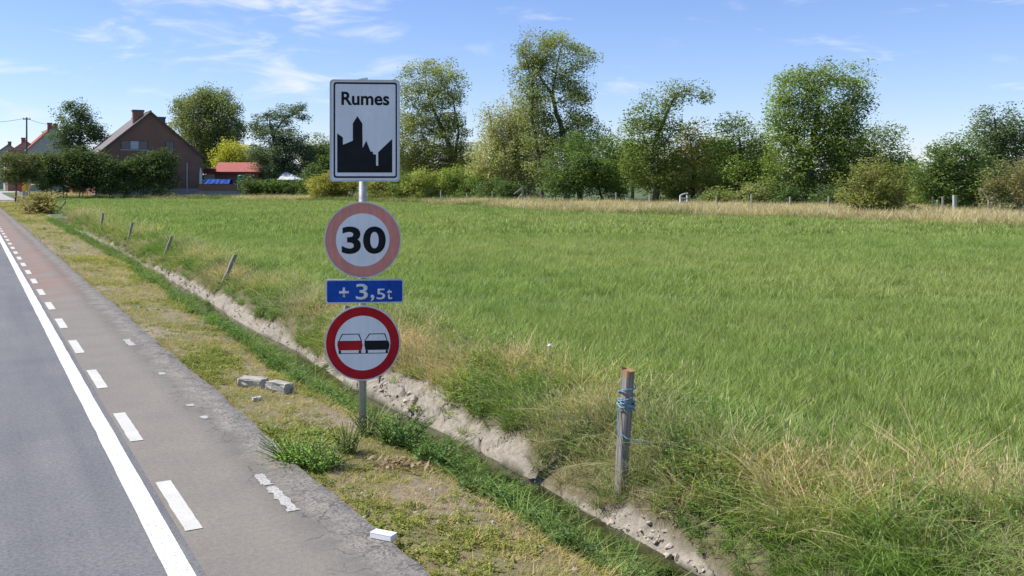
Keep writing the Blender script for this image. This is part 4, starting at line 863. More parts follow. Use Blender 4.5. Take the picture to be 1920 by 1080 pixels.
tree('leaning_tree', 'green tree whose bare arm reaches up to the right', 80, [[(1228, 392, .32), (1225, 330, .26), (1228, 270, .2), (1248, 215, .12), (1268, 175, .07), (1300, 168, .03)], [(1225, 330, .15), (1205, 250, .07)]],
     [(1215, 215, 28, 28, .75), (1200, 250, 28, 28, .85), (1240, 240, 28, 26, .9), (1262, 200, 16, 22, .6), (1265, 175, 20, 18, .6), (1298, 168, 22, 15, .6), (1318, 180, 10, 8, .4), (1205, 300, 36, 34, 1), (1250, 300, 34, 32, 1), (1225, 345, 44, 24, .9)], GRN, 0.23, 5, group=gT, tipcol=OLV)
tree('bushy_tree', 'olive tree with a flat brownish top between taller ones', 82, [[(1300, 390, .25), (1300, 330, .18), (1298, 270, .08)]],
     [(1298, 255, 32, 20, .8), (1275, 290, 30, 26, .9), (1320, 290, 30, 28, .95), (1300, 330, 46, 30, 1.1), (1340, 345, 26, 22, 1)], OLV, 0.23, 6, group=gT, tipcol=(0.15, 0.135, 0.06))
tree('bushy_tree', 'light topped tree just left of the biggest crown', 80, [[(1390, 392, .26), (1388, 330, .18), (1384, 260, .07)]],
     [(1380, 245, 32, 26, .8), (1408, 275, 28, 26, .95), (1360, 285, 28, 26, .9), (1390, 315, 46, 28, 1.1), (1375, 345, 46, 24, 1), (1425, 350, 26, 26, 1)], GRN, 0.23, 7, group=gT, tipcol=(0.12, 0.16, 0.05))
tree('broad_tree', 'biggest broad dense tree of the row, right of centre', 76, [[(1520, 395, .42), (1520, 320, .34), (1528, 250, .25), (1535, 190, .14)], [(1528, 270, .2), (1580, 220, .14), (1612, 165, .06)], [(1520, 320, .2), (1480, 240, .1)]],
     [(1540, 150, 40, 30, .9), (1490, 165, 40, 28, .85), (1600, 150, 34, 24, .75), (1615, 180, 18, 26, .6), (1480, 215, 42, 34, 1), (1535, 210, 42, 36, 1.1), (1585, 210, 32, 34, .9), (1475, 275, 38, 40, 1.1), (1530, 280, 46, 42, 1.2), (1585, 270, 38, 40, 1.1), (1480, 340, 44, 34, 1.1), (1540, 345, 48, 34, 1.1), (1595, 330, 36, 36, 1.1)], GRN, 0.24, 8, group=gT, tipcol=(0.105, 0.14, 0.045))
tree('round_tree', 'green tree adjoining the biggest crown on its right', 74, [[(1640, 395, .25), (1640, 330, .18), (1642, 270, .08)]],
     [(1645, 258, 32, 24, .9), (1620, 295, 32, 32, 1), (1662, 300, 28, 30, 1), (1640, 345, 44, 34, 1.1), (1690, 330, 18, 26, .9)], GRN, 0.22, 9, group=gT, tipcol=(0.11, 0.15, 0.045))
tree('field_bush', 'wide olive bush standing alone in the field at right', 57, [[(1640, 413, .12), (1638, 380, .09), (1640, 340, .04)], [(1640, 410, .09), (1605, 385, .06), (1590, 360, .03)], [(1640, 410, .09), (1672, 385, .06), (1690, 360, .03)]],
     [(1640, 325, 34, 22, 1), (1605, 350, 34, 26, 1), (1670, 345, 34, 26, 1), (1640, 365, 46, 30, 1.2), (1600, 380, 30, 20, 1), (1680, 380, 28, 20, 1), (1640, 393, 44, 15, 1.1)], (0.08, 0.10, 0.032), 0.17, 10, cat='bush', tipcol=(0.12, 0.125, 0.045), clump=0.4)
tree('layered_tree', 'green tree with layered branches right of the field bush', 62, [[(1795, 408, .2), (1793, 350, .15), (1790, 290, .06)], [(1793, 350, .1), (1750, 320, .05)]],
     [(1775, 280, 28, 20, .8), (1800, 275, 22, 18, .7), (1755, 305, 34, 24, 1), (1800, 310, 36, 28, 1), (1745, 340, 34, 24, 1), (1790, 345, 40, 28, 1.1), (1835, 330, 30, 34, 1), (1770, 372, 44, 18, 1), (1830, 370, 30, 22, 1)], (0.045, 0.078, 0.024), 0.19, 11, group=gT, tipcol=(0.075, 0.115, 0.035), flat=0.8, clump=0.45, dens=1.35)
tree('spiky_tree', 'bluish tree with spiky upright tops at the right edge', 76, [[(1870, 398, .25), (1868, 300, .16), (1862, 220, .05)], [(1868, 300, .1), (1905, 225, .04)], [(1868, 300, .1), (1835, 240, .04)]],
     [(1858, 225, 14, 26, .7), (1836, 240, 11, 24, .6), (1898, 230, 14, 26, .7), (1880, 245, 16, 26, .8), (1850, 275, 28, 26, 1), (1900, 280, 30, 28, 1), (1925, 255, 14, 30, .8), (1870, 320, 44, 30, 1)], (0.045, 0.07, 0.034), 0.23, 12, group=gT, tipcol=(0.075, 0.10, 0.048), dens=1.4)
tree('hawthorn_tree', 'brownish tinged small tree at the right edge of the picture', 56, [[(1912, 412, .14), (1910, 370, .1), (1905, 330, .05)], [(1856, 408, .10), (1857, 375, .07), (1845, 350, .03)], [(1857, 375, .06), (1878, 350, .03)]],
     [(1900, 318, 34, 22, .9), (1935, 330, 30, 28, 1), (1880, 340, 30, 22, .9), (1915, 360, 40, 24, .9), (1870, 365, 24, 16, .5), (1945, 370, 30, 26, .9)], (0.085, 0.10, 0.045), 0.17, 13, group=gT, tipcol=(0.12, 0.11, 0.055), bark=BARK_P, clump=0.4)
gB = 'background trees behind the tall row'
for k, (x, y, rx, ry, D, c, lab) in enumerate([(735, 325, 40, 40, 125, GRN, 'background tree filling behind the airy tall tree on its left'), (880, 325, 32, 30, 122, OLV, 'background tree in the gap between airy and drooping trees'), (905, 345, 34, 24, 118, GRN, 'low background tree behind the drooping pale tree'),
        (1160, 318, 26, 30, 115, DRK, 'background tree in the gap right of the dark dense tree'), (1185, 300, 30, 44, 104, GRN, 'background tree left behind the leaning tree'), (1265, 318, 34, 38, 104, OLV, 'background tree behind the flat topped olive tree'), (1345, 300, 34, 46, 100, GRN, 'background tree between olive and light topped trees'),
        (1430, 315, 34, 50, 98, GRN, 'background tree left behind the biggest crown'), (1690, 345, 34, 34, 92, GRN, 'background tree behind the lone field bush'), (1735, 362, 26, 26, 84, OLV, 'low background tree left of the layered tree'), (1850, 335, 44, 44, 88, DRK, 'dark background tree behind the spiky tree'), (1925, 345, 36, 40, 86, DRK, 'dark background tree cut by the right picture edge')]):
    tree('background_tree', lab, D, [[(x, HOR + F * H / D, .2), (x, y + 8, .14), (x, y - ry * .4, .05)]], [(x, y - ry * .4, rx * .7, ry * .55, .9), (x - rx * .45, y, rx * .6, ry * .6), (x + rx * .45, y, rx * .6, ry * .6), (x, y + ry * .5, rx, ry * .6)], c, 0.30, 140 + k, group=gB)
# undergrowth between the trunks
gU = 'bushes under the tall trees'
ub = [(712, 358, 34, 22, 102, (0.10, 0.12, 0.04), 'yellow green bush right behind the pole between panel and disc'), (757, 350, 28, 24, 101, GRN, 'green bush at the left foot of the airy tall tree'), (800, 345, 34, 26, 100, (0.10, 0.13, 0.04), 'rounded light bush under the airy tall tree'),
      (848, 342, 30, 28, 99, (0.085, 0.125, 0.035), 'bright rounded bush right of the airy tall tree foot'), (893, 350, 26, 24, 97, (0.06, 0.1, 0.03), 'green bush left of the drooping pale tree'), (925, 358, 28, 22, 94, (0.04, 0.065, 0.025), 'dark bush beneath the drooping pale tree'),
      (955, 362, 22, 18, 92, DRK, 'dark low bush left of the braced fence post'), (1160, 352, 16, 18, 92, DRK, 'small dark bush right of the dark dense tree'), (1265, 362, 24, 20, 82, GRN, 'green bush at the foot of the leaning tree'),
      (1345, 372, 30, 18, 77, (0.07, 0.10, 0.035), 'low sprawling bush under the flat topped olive tree'), (1420, 372, 36, 22, 75, (0.075, 0.095, 0.04), 'brownish low bush left of the biggest tree'), (1470, 375, 28, 22, 74, DRK, 'dark bush at the left foot of the biggest tree'), (1560, 378, 36, 22, 72, DRK, 'dark bush at the right foot of the biggest tree'), (1725, 385, 22, 16, 66, GRN, 'low bush between the lone field bush and layered tree')]
for k, (x, y, rx, ry, D, c, lab) in enumerate(ub):
    yb = HOR + F * (H - .05) / D
    tree('hedge_bush', lab, D, [[(x, yb, .08), (x, (y + yb) / 2, .06), (x, y, .03)]], [(x - rx * .4, y + 2, rx * .62, ry * .85), (x + rx * .4, y, rx * .62, ry * .9), (x, y - ry * .35, rx * .6, ry * .6), (x, (y + yb) / 2 + 3, rx * .9, max(5, (yb - y) * .6))], c, 0.22, 40 + k, cat='bush', group=gU, clump=0.42, twig=.15)

# left group
tree('conifer_tree', 'dark open crowned pine in front of the pale gabled house', 128, [[(150, 365, .35), (150, 300, .3), (149, 250, .2), (146, 205, .08)]],
     [(146, 204, 16, 14, .8), (136, 222, 20, 14, .9), (160, 224, 14, 16, .8), (150, 242, 28, 16, 1), (118, 252, 20, 16, .8), (180, 248, 14, 14, .7), (128, 272, 26, 16, .9), (178, 262, 18, 14, .8), (140, 285, 26, 14, .8)], (0.033, 0.055, 0.026), 0.32, 60, tipcol=(0.06, 0.085, 0.04), clump=0.5)
tree('birch_tree', 'large birch with drooping crown behind the brick house', 145, [[(398, 345, .35), (392, 280, .28), (388, 220, .2), (390, 185, .08)]],
     [(400, 182, 30, 18, .8), (372, 200, 34, 22, .85), (415, 205, 28, 24, .9), (345, 200, 16, 14, .7), (338, 232, 20, 16, .7), (380, 235, 40, 26, 1), (425, 240, 28, 24, .9), (447, 246, 12, 8, .6), (370, 268, 40, 24, 1), (415, 272, 34, 26, 1), (390, 300, 44, 24, 1)], (0.065, 0.095, 0.04), 0.34, 61, droop=0.35, tipcol=(0.12, 0.13, 0.06), bark=BARK_P)
tree('cedar_tree', 'blue green cedar with one long arm swept right', 130, [[(525, 350, .35), (520, 290, .3), (512, 250, .22), (505, 225, .1)], [(512, 250, .14), (535, 220, .10), (568, 200, .04)]],
     [(495, 232, 22, 14, .6), (480, 246, 18, 10, .5), (515, 222, 24, 12, .7), (540, 210, 22, 9, .9), (564, 200, 14, 6, .8), (560, 222, 14, 10, .5), (510, 250, 26, 14, .8), (548, 262, 26, 18, 1.1), (510, 285, 36, 20, 1.1), (555, 295, 34, 28, 1.2), (515, 318, 40, 20, 1.1)], (0.042, 0.068, 0.045), 0.30, 62, tipcol=(0.08, 0.105, 0.065), flat=0.7, clump=0.45)
tree('yellow_tree', 'small yellow green tree above the red shed roof', 138, [[(432, 350, .2), (432, 310, .1), (434, 290, .05)]], [(432, 285, 22, 16, 1), (418, 295, 16, 12, 1), (450, 292, 16, 14, 1), (432, 310, 26, 14, 1)], YEL, 0.28, 63, tipcol=(0.22, 0.23, 0.04))
for k, (x, y, rx, ry, D, c, lab) in enumerate([(478, 300, 24, 26, 142, OLV, 'dull olive tree between yellow tree and cedar'), (600, 290, 26, 34, 135, (0.07, 0.1, 0.035), 'green tree left of the town panel'), (645, 300, 30, 40, 140, GRN, 'green tree mostly hidden behind the town panel'), (700, 300, 34, 38, 135, GRN, 'green tree behind the right side of the town panel'), (588, 330, 20, 16, 124, DRK, 'dark low tree behind the white roof')]):
    tree('garden_tree', lab, D, [[(x, HOR + 30, .2), (x, y + 10, .14), (x, y - ry * .4, .05)]], [(x, y - ry * .4, rx * .7, ry * .55, .9), (x - rx * .4, y, rx * .6, ry * .6), (x + rx * .4, y, rx * .6, ry * .6), (x, y + ry * .5, rx, ry * .6), (x, y + ry * .9, rx, ry * .5)], c, 0.32, 64 + k, group='garden trees behind the hedge')
def big_bush(name, lab, D, x, y, rx, ry, c, tip, seed, **kw):
    yb = HOR + F * (H - .05) / D
    return tree(name, lab, D, [[(x, yb, .1), (x, (y + yb) / 2, .07), (x, y, .03)]], [(x, y - ry * .4, rx * .6, ry * .55), (x - rx * .45, y, rx * .5, ry * .6), (x + rx * .45, y, rx * .5, ry * .6), (x, y + ry * .25, rx * .8, ry * .6), (x - rx * .4, yb - 8, rx * .5, 9), (x + rx * .4, yb - 8, rx * .5, 9)], c, 0.24, seed, cat='bush', tipcol=tip, clump=0.42, twig=.1, **kw)
big_bush('yellow_bush', 'rounded yellow green bush below the town panel', 104, 622, 347, 42, 30, (0.11, 0.12, 0.03), (0.16, 0.16, 0.045), 80)
for k, (x, y, ry, lab) in enumerate([(470, 352, 16, 'clipped dark hedge plant beside the brick garden wall'), (497, 352, 17, 'clipped hedge plant, second from the brick garden wall'), (524, 353, 17, 'clipped hedge plant in the middle of the dark hedge'), (552, 354, 17, 'clipped hedge plant below the white roof'), (577, 355, 16, 'clipped hedge plant touching the yellow green bush')]):
    big_bush('hedge_plant', lab, 113, x, y, 19, ry, (0.034, 0.06, 0.018), (0.065, 0.10, 0.028), 90 + k, group='clipped dark hedge by the garden wall')
hr = [(88, 312, 22, 32, 'leafy hedge tree nearest the yellow barrier'), (118, 308, 22, 34, 'second hedge tree from the yellow barrier'), (148, 308, 22, 34, 'hedge tree under the dark pine'), (178, 313, 20, 34, 'dark hedge tree right below the low roof corner'), (205, 322, 18, 28, 'dark hedge tree left of the gable windows'), (232, 322, 18, 28, 'dark hedge tree just below the gable windows'), (262, 316, 20, 32, 'bushy hedge tree below the right gable window'), (298, 308, 26, 38, 'largest hedge tree, covering the gable at right')]
for k, (x, y, rx, ry, lab) in enumerate(hr):
    D = 110; yb = HOR + F * H / D
    tree('hedge_tree', lab, D, [[(x, yb, .07), (x + 1, 350, .06), (x, y, .03)], [(x + 7, yb, .05), (x + 6, y + 10, .03)]], [(x, y - ry * .35, rx * .75, ry * .42, 1), (x - rx * .4, y, rx * .65, ry * .5, 1.1), (x + rx * .4, y - 2, rx * .65, ry * .5, 1.1), (x, y + ry * .5, rx * 1.0, ry * .5, 1.1), (x, y + ry * 1.05, rx * 1.0, ry * .42, .9)], (0.024, 0.042, 0.017), 0.26, 100 + k, group='row of hedge trees before the brick house', bark=BARK_P, tipcol=(0.055, 0.078, 0.026), clump=0.45)
tree('clipped_tree', 'clipped flat crowned street tree at the left edge', 101, [[(30, 380, .09), (31, 350, .08), (33, 318, .05)]], [(12, 315, 22, 20), (40, 318, 28, 20), (62, 322, 18, 18), (32, 300, 30, 12), (30, 332, 30, 9)], (0.035, 0.05, 0.019), 0.24, 120, tipcol=(0.065, 0.078, 0.028), clump=0.4)
big_bush('ditch_shrub', 'brownish shrub at the far end of the ditch', 66, 78, 381, 26, 20, (0.10, 0.095, 0.045), (0.15, 0.14, 0.06), 121)
# far wood
def far_wood():
    r = np.random.default_rng(77); V = []; C = []
    for k in range(150):
        X = r.uniform(-330, 330); Y = 330 + r.uniform(-25, 40); h = r.uniform(4, 10); w = r.uniform(5, 10); n = 130
        d = r.normal(0, 1, (n, 3)); d /= np.linalg.norm(d, axis=1)[:, None]; P = np.array([X, Y, h * .5]) + d * np.array([w * .6, w * .6, h * .55]) * r.uniform(.6, 1.05, n)[:, None]; P[:, 2] = np.maximum(P[:, 2], .1)
        a = r.normal(0, .8, (n, 3)); b = r.normal(0, .8, (n, 3)); V.append(np.stack([P - a, P - b, P + a, P + b], 1).reshape(-1, 3)); C.append(np.repeat(np.array([.05, .075, .03]) * r.uniform(.6, 1.3, (n, 1)) * r.uniform(.8, 1.2), 4, axis=0))
    V = np.concatenate(V); tag(link('distant_wood', mesh_np('distant_wood', V, np.arange(len(V)).reshape(-1, 4), np.concatenate(C)), LEAF), 'low dark wood along the horizon', 'wood', kind='stuff')
far_wood()

# ------------------------------------------------------------------ far fence
gF = 'posts of the far field fence'
post_p = mat_plain('pale_post', (0.40, 0.38, 0.33), 0.85, 0.2, 8)
fp = [780, 827, 876, 923, 1041, 1097, 1155, 1218, 1343, 1409, 1481, 1553, 1749, 1757, 1767, 1880]
near_what = {780: 'below the airy tall tree', 827: 'under the rounded light bush', 876: 'before the drooping pale tree', 923: 'left of the braced post', 1041: 'first right of the braced post', 1097: 'before the dark dense tree', 1155: 'right of the dark dense tree', 1218: 'before the leaning tree', 1343: 'right of the metal trough gate', 1409: 'before the light topped tree', 1481: 'at the left foot of the biggest tree', 1553: 'at the right foot of the biggest tree', 1749: 'leftmost of three close together at right', 1757: 'middle of three close together at right', 1767: 'rightmost of three close together at right', 1880: 'near the right edge of the picture'}
wire_pts = []
for k, x in enumerate(fp):
    D = float(np.interp(x, FX, FD)) + 1.0; b = PX(x, HOR, D); b.z = 0.03; h = 1.15 + 0.12 * math.sin(k * 2.3); w = 0.12
    o = link('fence_post', post_mesh('fence_post', w, w, h, 50 + k), post_p); o.location = b; o.rotation_euler = (0.03 * math.sin(k * 5), 0.04 * math.sin(k * 3.1), k)
    tag(o, 'pale post of the far fence, ' + near_what[x], 'fence post', gF)
def braced():
    D = float(np.interp(980, FX, FD)) + .5; b = PX(980, HOR, D); b.z = 0.03; root = empty('braced_fence_post', b, 'pale corner post with diagonal struts at the far fence', 'fence post')
    MB().box(-.09, .09, -.09, .09, -.2, 1.75).build('post', post_p, root, bevel=.01)
    MB().tube([(-.05, 0, 1.05), (-.95, .1, -.05)], .06, 6).build('strut', post_p, root); MB().tube([(.05, 0, .95), (.75, -.3, -.05)], .06, 6).build('strut', post_p, root)
    MB().tube([(-.03, 0, 1.6), (-.8, .3, 1.0)], .04, 6).build('strut', post_p, root)
braced()
def trough():
    D = 71.0; b = PX(1282, HOR, D); b.z = 0.03; root = empty('metal_hurdle', b, 'small grey metal hurdle standing at the far fence', 'hurdle', rz=0.5)
    for x in (-.32, .32): MB().box(x - .05, x + .05, -.06, .06, -.1, 1.15).build('upright', rim_m, root, bevel=.01)
    for z in (.35, .65, .95): MB().box(-.27, .27, -.03, .03, z - .045, z + .045).build('rail', rim_m, root)
    MB().tube([(-.32, 0, 1.16), (0, 0, 1.27), (.36, 0, 1.3)], .05, 6).build('top_rail', rim_m, root)
trough()
b = PX(1790, HOR, 59.5); b.z = 0.02
o = link('fence_post', post_mesh('fence_post', .22, .2, 1.35, 99), mat_plain('concrete_post', (0.5, 0.5, 0.5), 0.9, .12)); o.location = b; tag(o, 'thick pale concrete post before the layered tree', 'fence post', gF)

# ------------------------------------------------------------------ buildings
brick = mat_plain('brown_brick', (0.19, 0.088, 0.058), 0.9, 0.14, 1.6, 0, 0.2, 30)
def make_brick():
    m, N, L, p = nodes_of('brick_wall'); tc = N.new('ShaderNodeTexCoord'); bt = N.new('ShaderNodeTexBrick'); bt.inputs['Scale'].default_value = 1.0
    bt.inputs['Brick Width'].default_value = .22; bt.inputs['Row Height'].default_value = .07; bt.inputs['Mortar Size'].default_value = .008
    bt.inputs['Color1'].default_value = (.27, .118, .068, 1); bt.inputs['Color2'].default_value = (.21, .094, .058, 1); bt.inputs['Mortar'].default_value = (.24, .2, .17, 1)
    mp = N.new('ShaderNodeMapping'); mp.inputs['Rotation'].default_value = (math.radians(90), 0, 0); L.new(tc.outputs['Object'], mp.inputs['Vector']); L.new(mp.outputs[0], bt.inputs['Vector'])
    c = mixc(N, L, .5, bt.outputs['Color'], ramp(N, L, noise(N, L, tc.outputs['Object'], .7, 4), [(.3, (.75, .75, .75)), (.7, (1.2, 1.2, 1.2))]), 'MULTIPLY'); L.new(c, p.inputs['Base Color']); p.inputs['Roughness'].default_value = .9
    return m
brick = make_brick()
tile = mat_plain('grey_roof_tiles', (0.20, 0.175, 0.17), 0.8, 0.12, 2.5, 0, 0.4, 25); red_tile = mat_plain('red_roof_tiles', (0.36, 0.12, 0.075), 0.8, 0.14, 2.5)
slate = mat_plain('dark_slate', (0.10, 0.11, 0.13), 0.7, 0.12, 3); render_m = mat_plain('grey_render', (0.42, 0.40, 0.36), 0.9, 0.08, 1.5)
glass = mat_plain('window_glass', (0.05, 0.06, 0.07), 0.08, 0.1, 2); frame_m = mat_plain('window_frame', (0.55, 0.54, 0.52), 0.6, 0.05); dark_frame = mat_plain('dark_frame', (0.10, 0.09, 0.09), 0.6, .1)
curtain = mat_plain('net_curtain', (0.55, 0.56, 0.58), 0.7, 0.1, 6)
def house(name, label, ax, D, half, ridge_y, eave_y, length, wall_m, roof_m, zb=0.0, over=0.35, chimneys=(), verge_m=None):
    """gable end towards the camera, ridge running with the road. local x = across, y = along the ridge"""
    a = PX(ax, HOR, D); a.z = zb; zr = H - (ridge_y - HOR) / F * D - zb; ze = H - (eave_y - HOR) / F * D - zb
    root = empty(name, a, label, 'house', rz=TH); w = half
    MB().add([(-w, 0, -.5), (w, 0, -.5), (w, 0, ze), (0, 0, zr - .12), (-w, 0, ze), (-w, length, -.5), (w, length, -.5), (w, length, ze), (0, length, zr - .12), (-w, length, ze)],
             [(0, 1, 2, 3, 4), (6, 5, 9, 8, 7), (1, 6, 7, 2), (5, 0, 4, 9)]).build('wall', wall_m, root)
    sl = (zr - ze) / w; roof = None
    for sgn in (-1, 1):
        xo = sgn * (w + over); zo = ze - sl * over; t = .14
        V = [(0, -over, zr), (xo, -over, zo), (xo, length + over, zo), (0, length + over, zr), (0, -over, zr - t), (xo, -over, zo - t), (xo, length + over, zo - t), (0, length + over, zr - t)]
        V = [(x + sgn * .004, y, z) for x, y, z in V]
        rf = MB().add(V, [(0, 1, 2, 3), (7, 6, 5, 4), (0, 4, 5, 1), (1, 5, 6, 2), (2, 6, 7, 3), (3, 7, 4, 0)]).build('roof', roof_m, root); roof = roof or rf
        if verge_m: MB().add([(x, y, z) for x, y, z in [(sgn * .004, -over - .03, zr + .03), (xo, -over - .03, zo + .03), (xo, -over - .03, zo - t - .05), (sgn * .004, -over - .03, zr - t - .05), (sgn * .004, -over - .003, zr + .03), (xo, -over - .003, zo + .03), (xo, -over - .003, zo - t - .05), (sgn * .004, -over - .003, zr - t - .05)]],
                            [(0, 1, 2, 3), (7, 6, 5, 4), (0, 4, 5, 1), (1, 5, 6, 2), (2, 6, 7, 3), (3, 7, 4, 0)]).build('verge_board', verge_m, rf)
    MB().tube([(0, -over, zr + .03), (0, length + over, zr + .03)], .11, 6).build('ridge', roof_m, roof)
    for (cx, cy, cw, cd, top, cm, capm) in chimneys:
        zlow = zr - abs(cx) * sl - 1.0; ch = MB().box(cx - cw / 2, cx + cw / 2, cy, cy + cd, zlow, zr + top).build('chimney', cm, root)
        MB().box(cx - cw / 2 - .07, cx + cw / 2 + .07, cy - .07, cy + cd + .07, zr + top, zr + top + .22).build('chimney_cap', capm, ch)
    return root, zr, ze, w
def window(root, x0, x1, z0, z1, y=-.0, n=2, fm=None, pane_m=None):
    f = MB(); t = .07
    wn = MB().ring_xz([(x0, z0), (x1, z0), (x1, z1), (x0, z1)], [(x0 + t, z0 + t), (x1 - t, z0 + t), (x1 - t, z1 - t), (x0 + t, z1 - t)], y - .05, y + .02).build('window', fm or frame_m, root)
    dx = (x1 - x0 - 2 * t) / n
    for k in range(n):
        MB().box(x0 + t + k * dx + .025, x0 + t + (k + 1) * dx - .025, y - .012, y - .004, z0 + t + .002, z1 - t - .002).build('pane', (pane_m or glass) if not isinstance(pane_m, (list, tuple)) else pane_m[k], wn)
        if k: MB().box(x0 + t + k * dx - .024, x0 + t + k * dx + .024, y - .045, y - .003, z0 + t + .001, z1 - t - .001).build('mullion', fm or frame_m, wn)
    MB().box(x0 - .1, x1 + .1, y - .12, y - .003, z0 - .1, z0 - .003).build('sill', frame_m, wn)
HD = 118.0
root, zr, ze, w = house('brick_house', 'brown brick house with a grey tiled gable roof and two chimneys', 282, HD, 6.25, 209, 291, 15.0, brick, tile, verge_m=dark_frame,
                        chimneys=((-1.15, 1.6, 1.25, .9, .05, brick, slate), (2.1, 4.5, .85, .85, -.55, slate, slate)))
hz = lambda y: H - (y - HOR) / F * HD; hx = lambda x: (x - 282) / F * HD / .985
window(root, hx(231), hx(278), hz(281), hz(264), n=3, fm=dark_frame, pane_m=[glass, curtain, glass]); window(root, hx(308), hx(324), hz(287), hz(264), n=2, fm=dark_frame)
window(root, hx(318), hx(330), hz(345), hz(318), n=1, fm=dark_frame)
MB().tube([(hx(347), -.08, hz(362)), (hx(347), -.08, hz(305))], .07, 8).build('downpipe', frame_m, root)
MB().box(-w - .04, w + .04, -.05, .2, -.4, hz(354)).build('plinth', render_m, root)
root, zr2, ze2, w2 = house('village_house', 'grey gabled house with a red tile roof behind the dark pine', 100, 205, 5.0, 236, 280, 34, render_m, red_tile, zb=.3, verge_m=mat_plain('red_verge', (0.42, 0.16, 0.10), .8), chimneys=((-.6, 1.2, .9, .8, .5, brick, brick), (.9, 6, .9, .8, .6, brick, brick)))
MB().box(-w2 - 3.6, -w2 - .02, 1.5, 9, -.5, ze2 - .3).build('annex', brick, root)
root, *_ = house('village_house', 'red roofed house at the far left edge beyond the utility pole', 48, 215, 4.0, 263, 289, 14, render_m, red_tile, zb=.3, verge_m=mat_plain('red_verge', (0.42, 0.16, 0.10), .8), chimneys=((-.4, 1.0, .8, .8, .4, brick, slate),))
root, *_ = house('village_house', 'farthest small house cut by the left picture edge', 16, 255, 4.0, 270, 292, 14, render_m, red_tile, zb=.3, verge_m=mat_plain('red_verge', (0.42, 0.16, 0.10), .8), chimneys=((.3, 1.0, .8, .8, .5, brick, slate),))
# low wing of the brick house
def wing():
    D = 124; p0 = PX(205, HOR, D); root = empty('outbuilding', (p0.x, p0.y, 0), 'low grey roofed wing left of the brick house', 'outbuilding', rz=TH)
    MB().box(-4.2, 1.0, 2, 12, -.3, 4.4).build('wall', brick, root); MB().add([(-4.6, 1.6, 4.3), (1.2, 1.6, 6.9), (1.2, 12.4, 6.9), (-4.6, 12.4, 4.3), (-4.6, 1.6, 4.15), (1.2, 1.6, 6.75), (1.2, 12.4, 6.75), (-4.6, 12.4, 4.15)], [(0, 1, 2, 3), (7, 6, 5, 4), (0, 4, 5, 1), (1, 5, 6, 2), (2, 6, 7, 3), (3, 7, 4, 0)]).build('roof', tile, root)
wing()
def shed():
    D = 128; sc = D / F; b = PX(440, HOR, D); b.z = 0; root = empty('shed', b, 'low brick shed with a pinkish red metal roof', 'shed'); X = lambda x: (x - 440) * sc; Zz = lambda y: H - (y - HOR) * sc
    rm = mat_plain('red_sheet_roof', (0.40, 0.115, 0.09), 0.6, 0.08, 2); fm = mat_plain('dark_red_trim', (0.20, 0.035, 0.035), 0.6, .1)
    MB().box(X(392), X(483), .5, 6, -.3, Zz(324)).build('wall', brick, root)
    MB().add([(X(400), 0, Zz(323)), (X(488), 0, Zz(323)), (X(477), 5.5, Zz(303)), (X(385), 5.5, Zz(303)), (X(400), 0, Zz(323) - .1), (X(488), 0, Zz(323) - .1), (X(477), 5.5, Zz(303) - .1), (X(385), 5.5, Zz(303) - .1)], [(0, 1, 2, 3), (7, 6, 5, 4), (0, 4, 5, 1), (1, 5, 6, 2), (2, 6, 7, 3), (3, 7, 4, 0)]).build('roof', rm, root)
    MB().box(X(400), X(488), -.08, -.01, Zz(326), Zz(322)).build('fascia', fm, root); MB().box(X(383), X(404), -.4, .4, Zz(326), Zz(316)).build('porch_roof', fm, root)
    MB().box(X(384), X(401), -.1, .45, -.2, Zz(327)).build('porch_wall', mat_plain('cream_render', (.5, .45, .32), .9), root)
    for k in range(7): x = X(402 + k * 12); MB().box(x - .03, x + .03, .02, .06, Zz(323) + .02, Zz(323) + .09).build('roof_rib', rm, root)
shed()
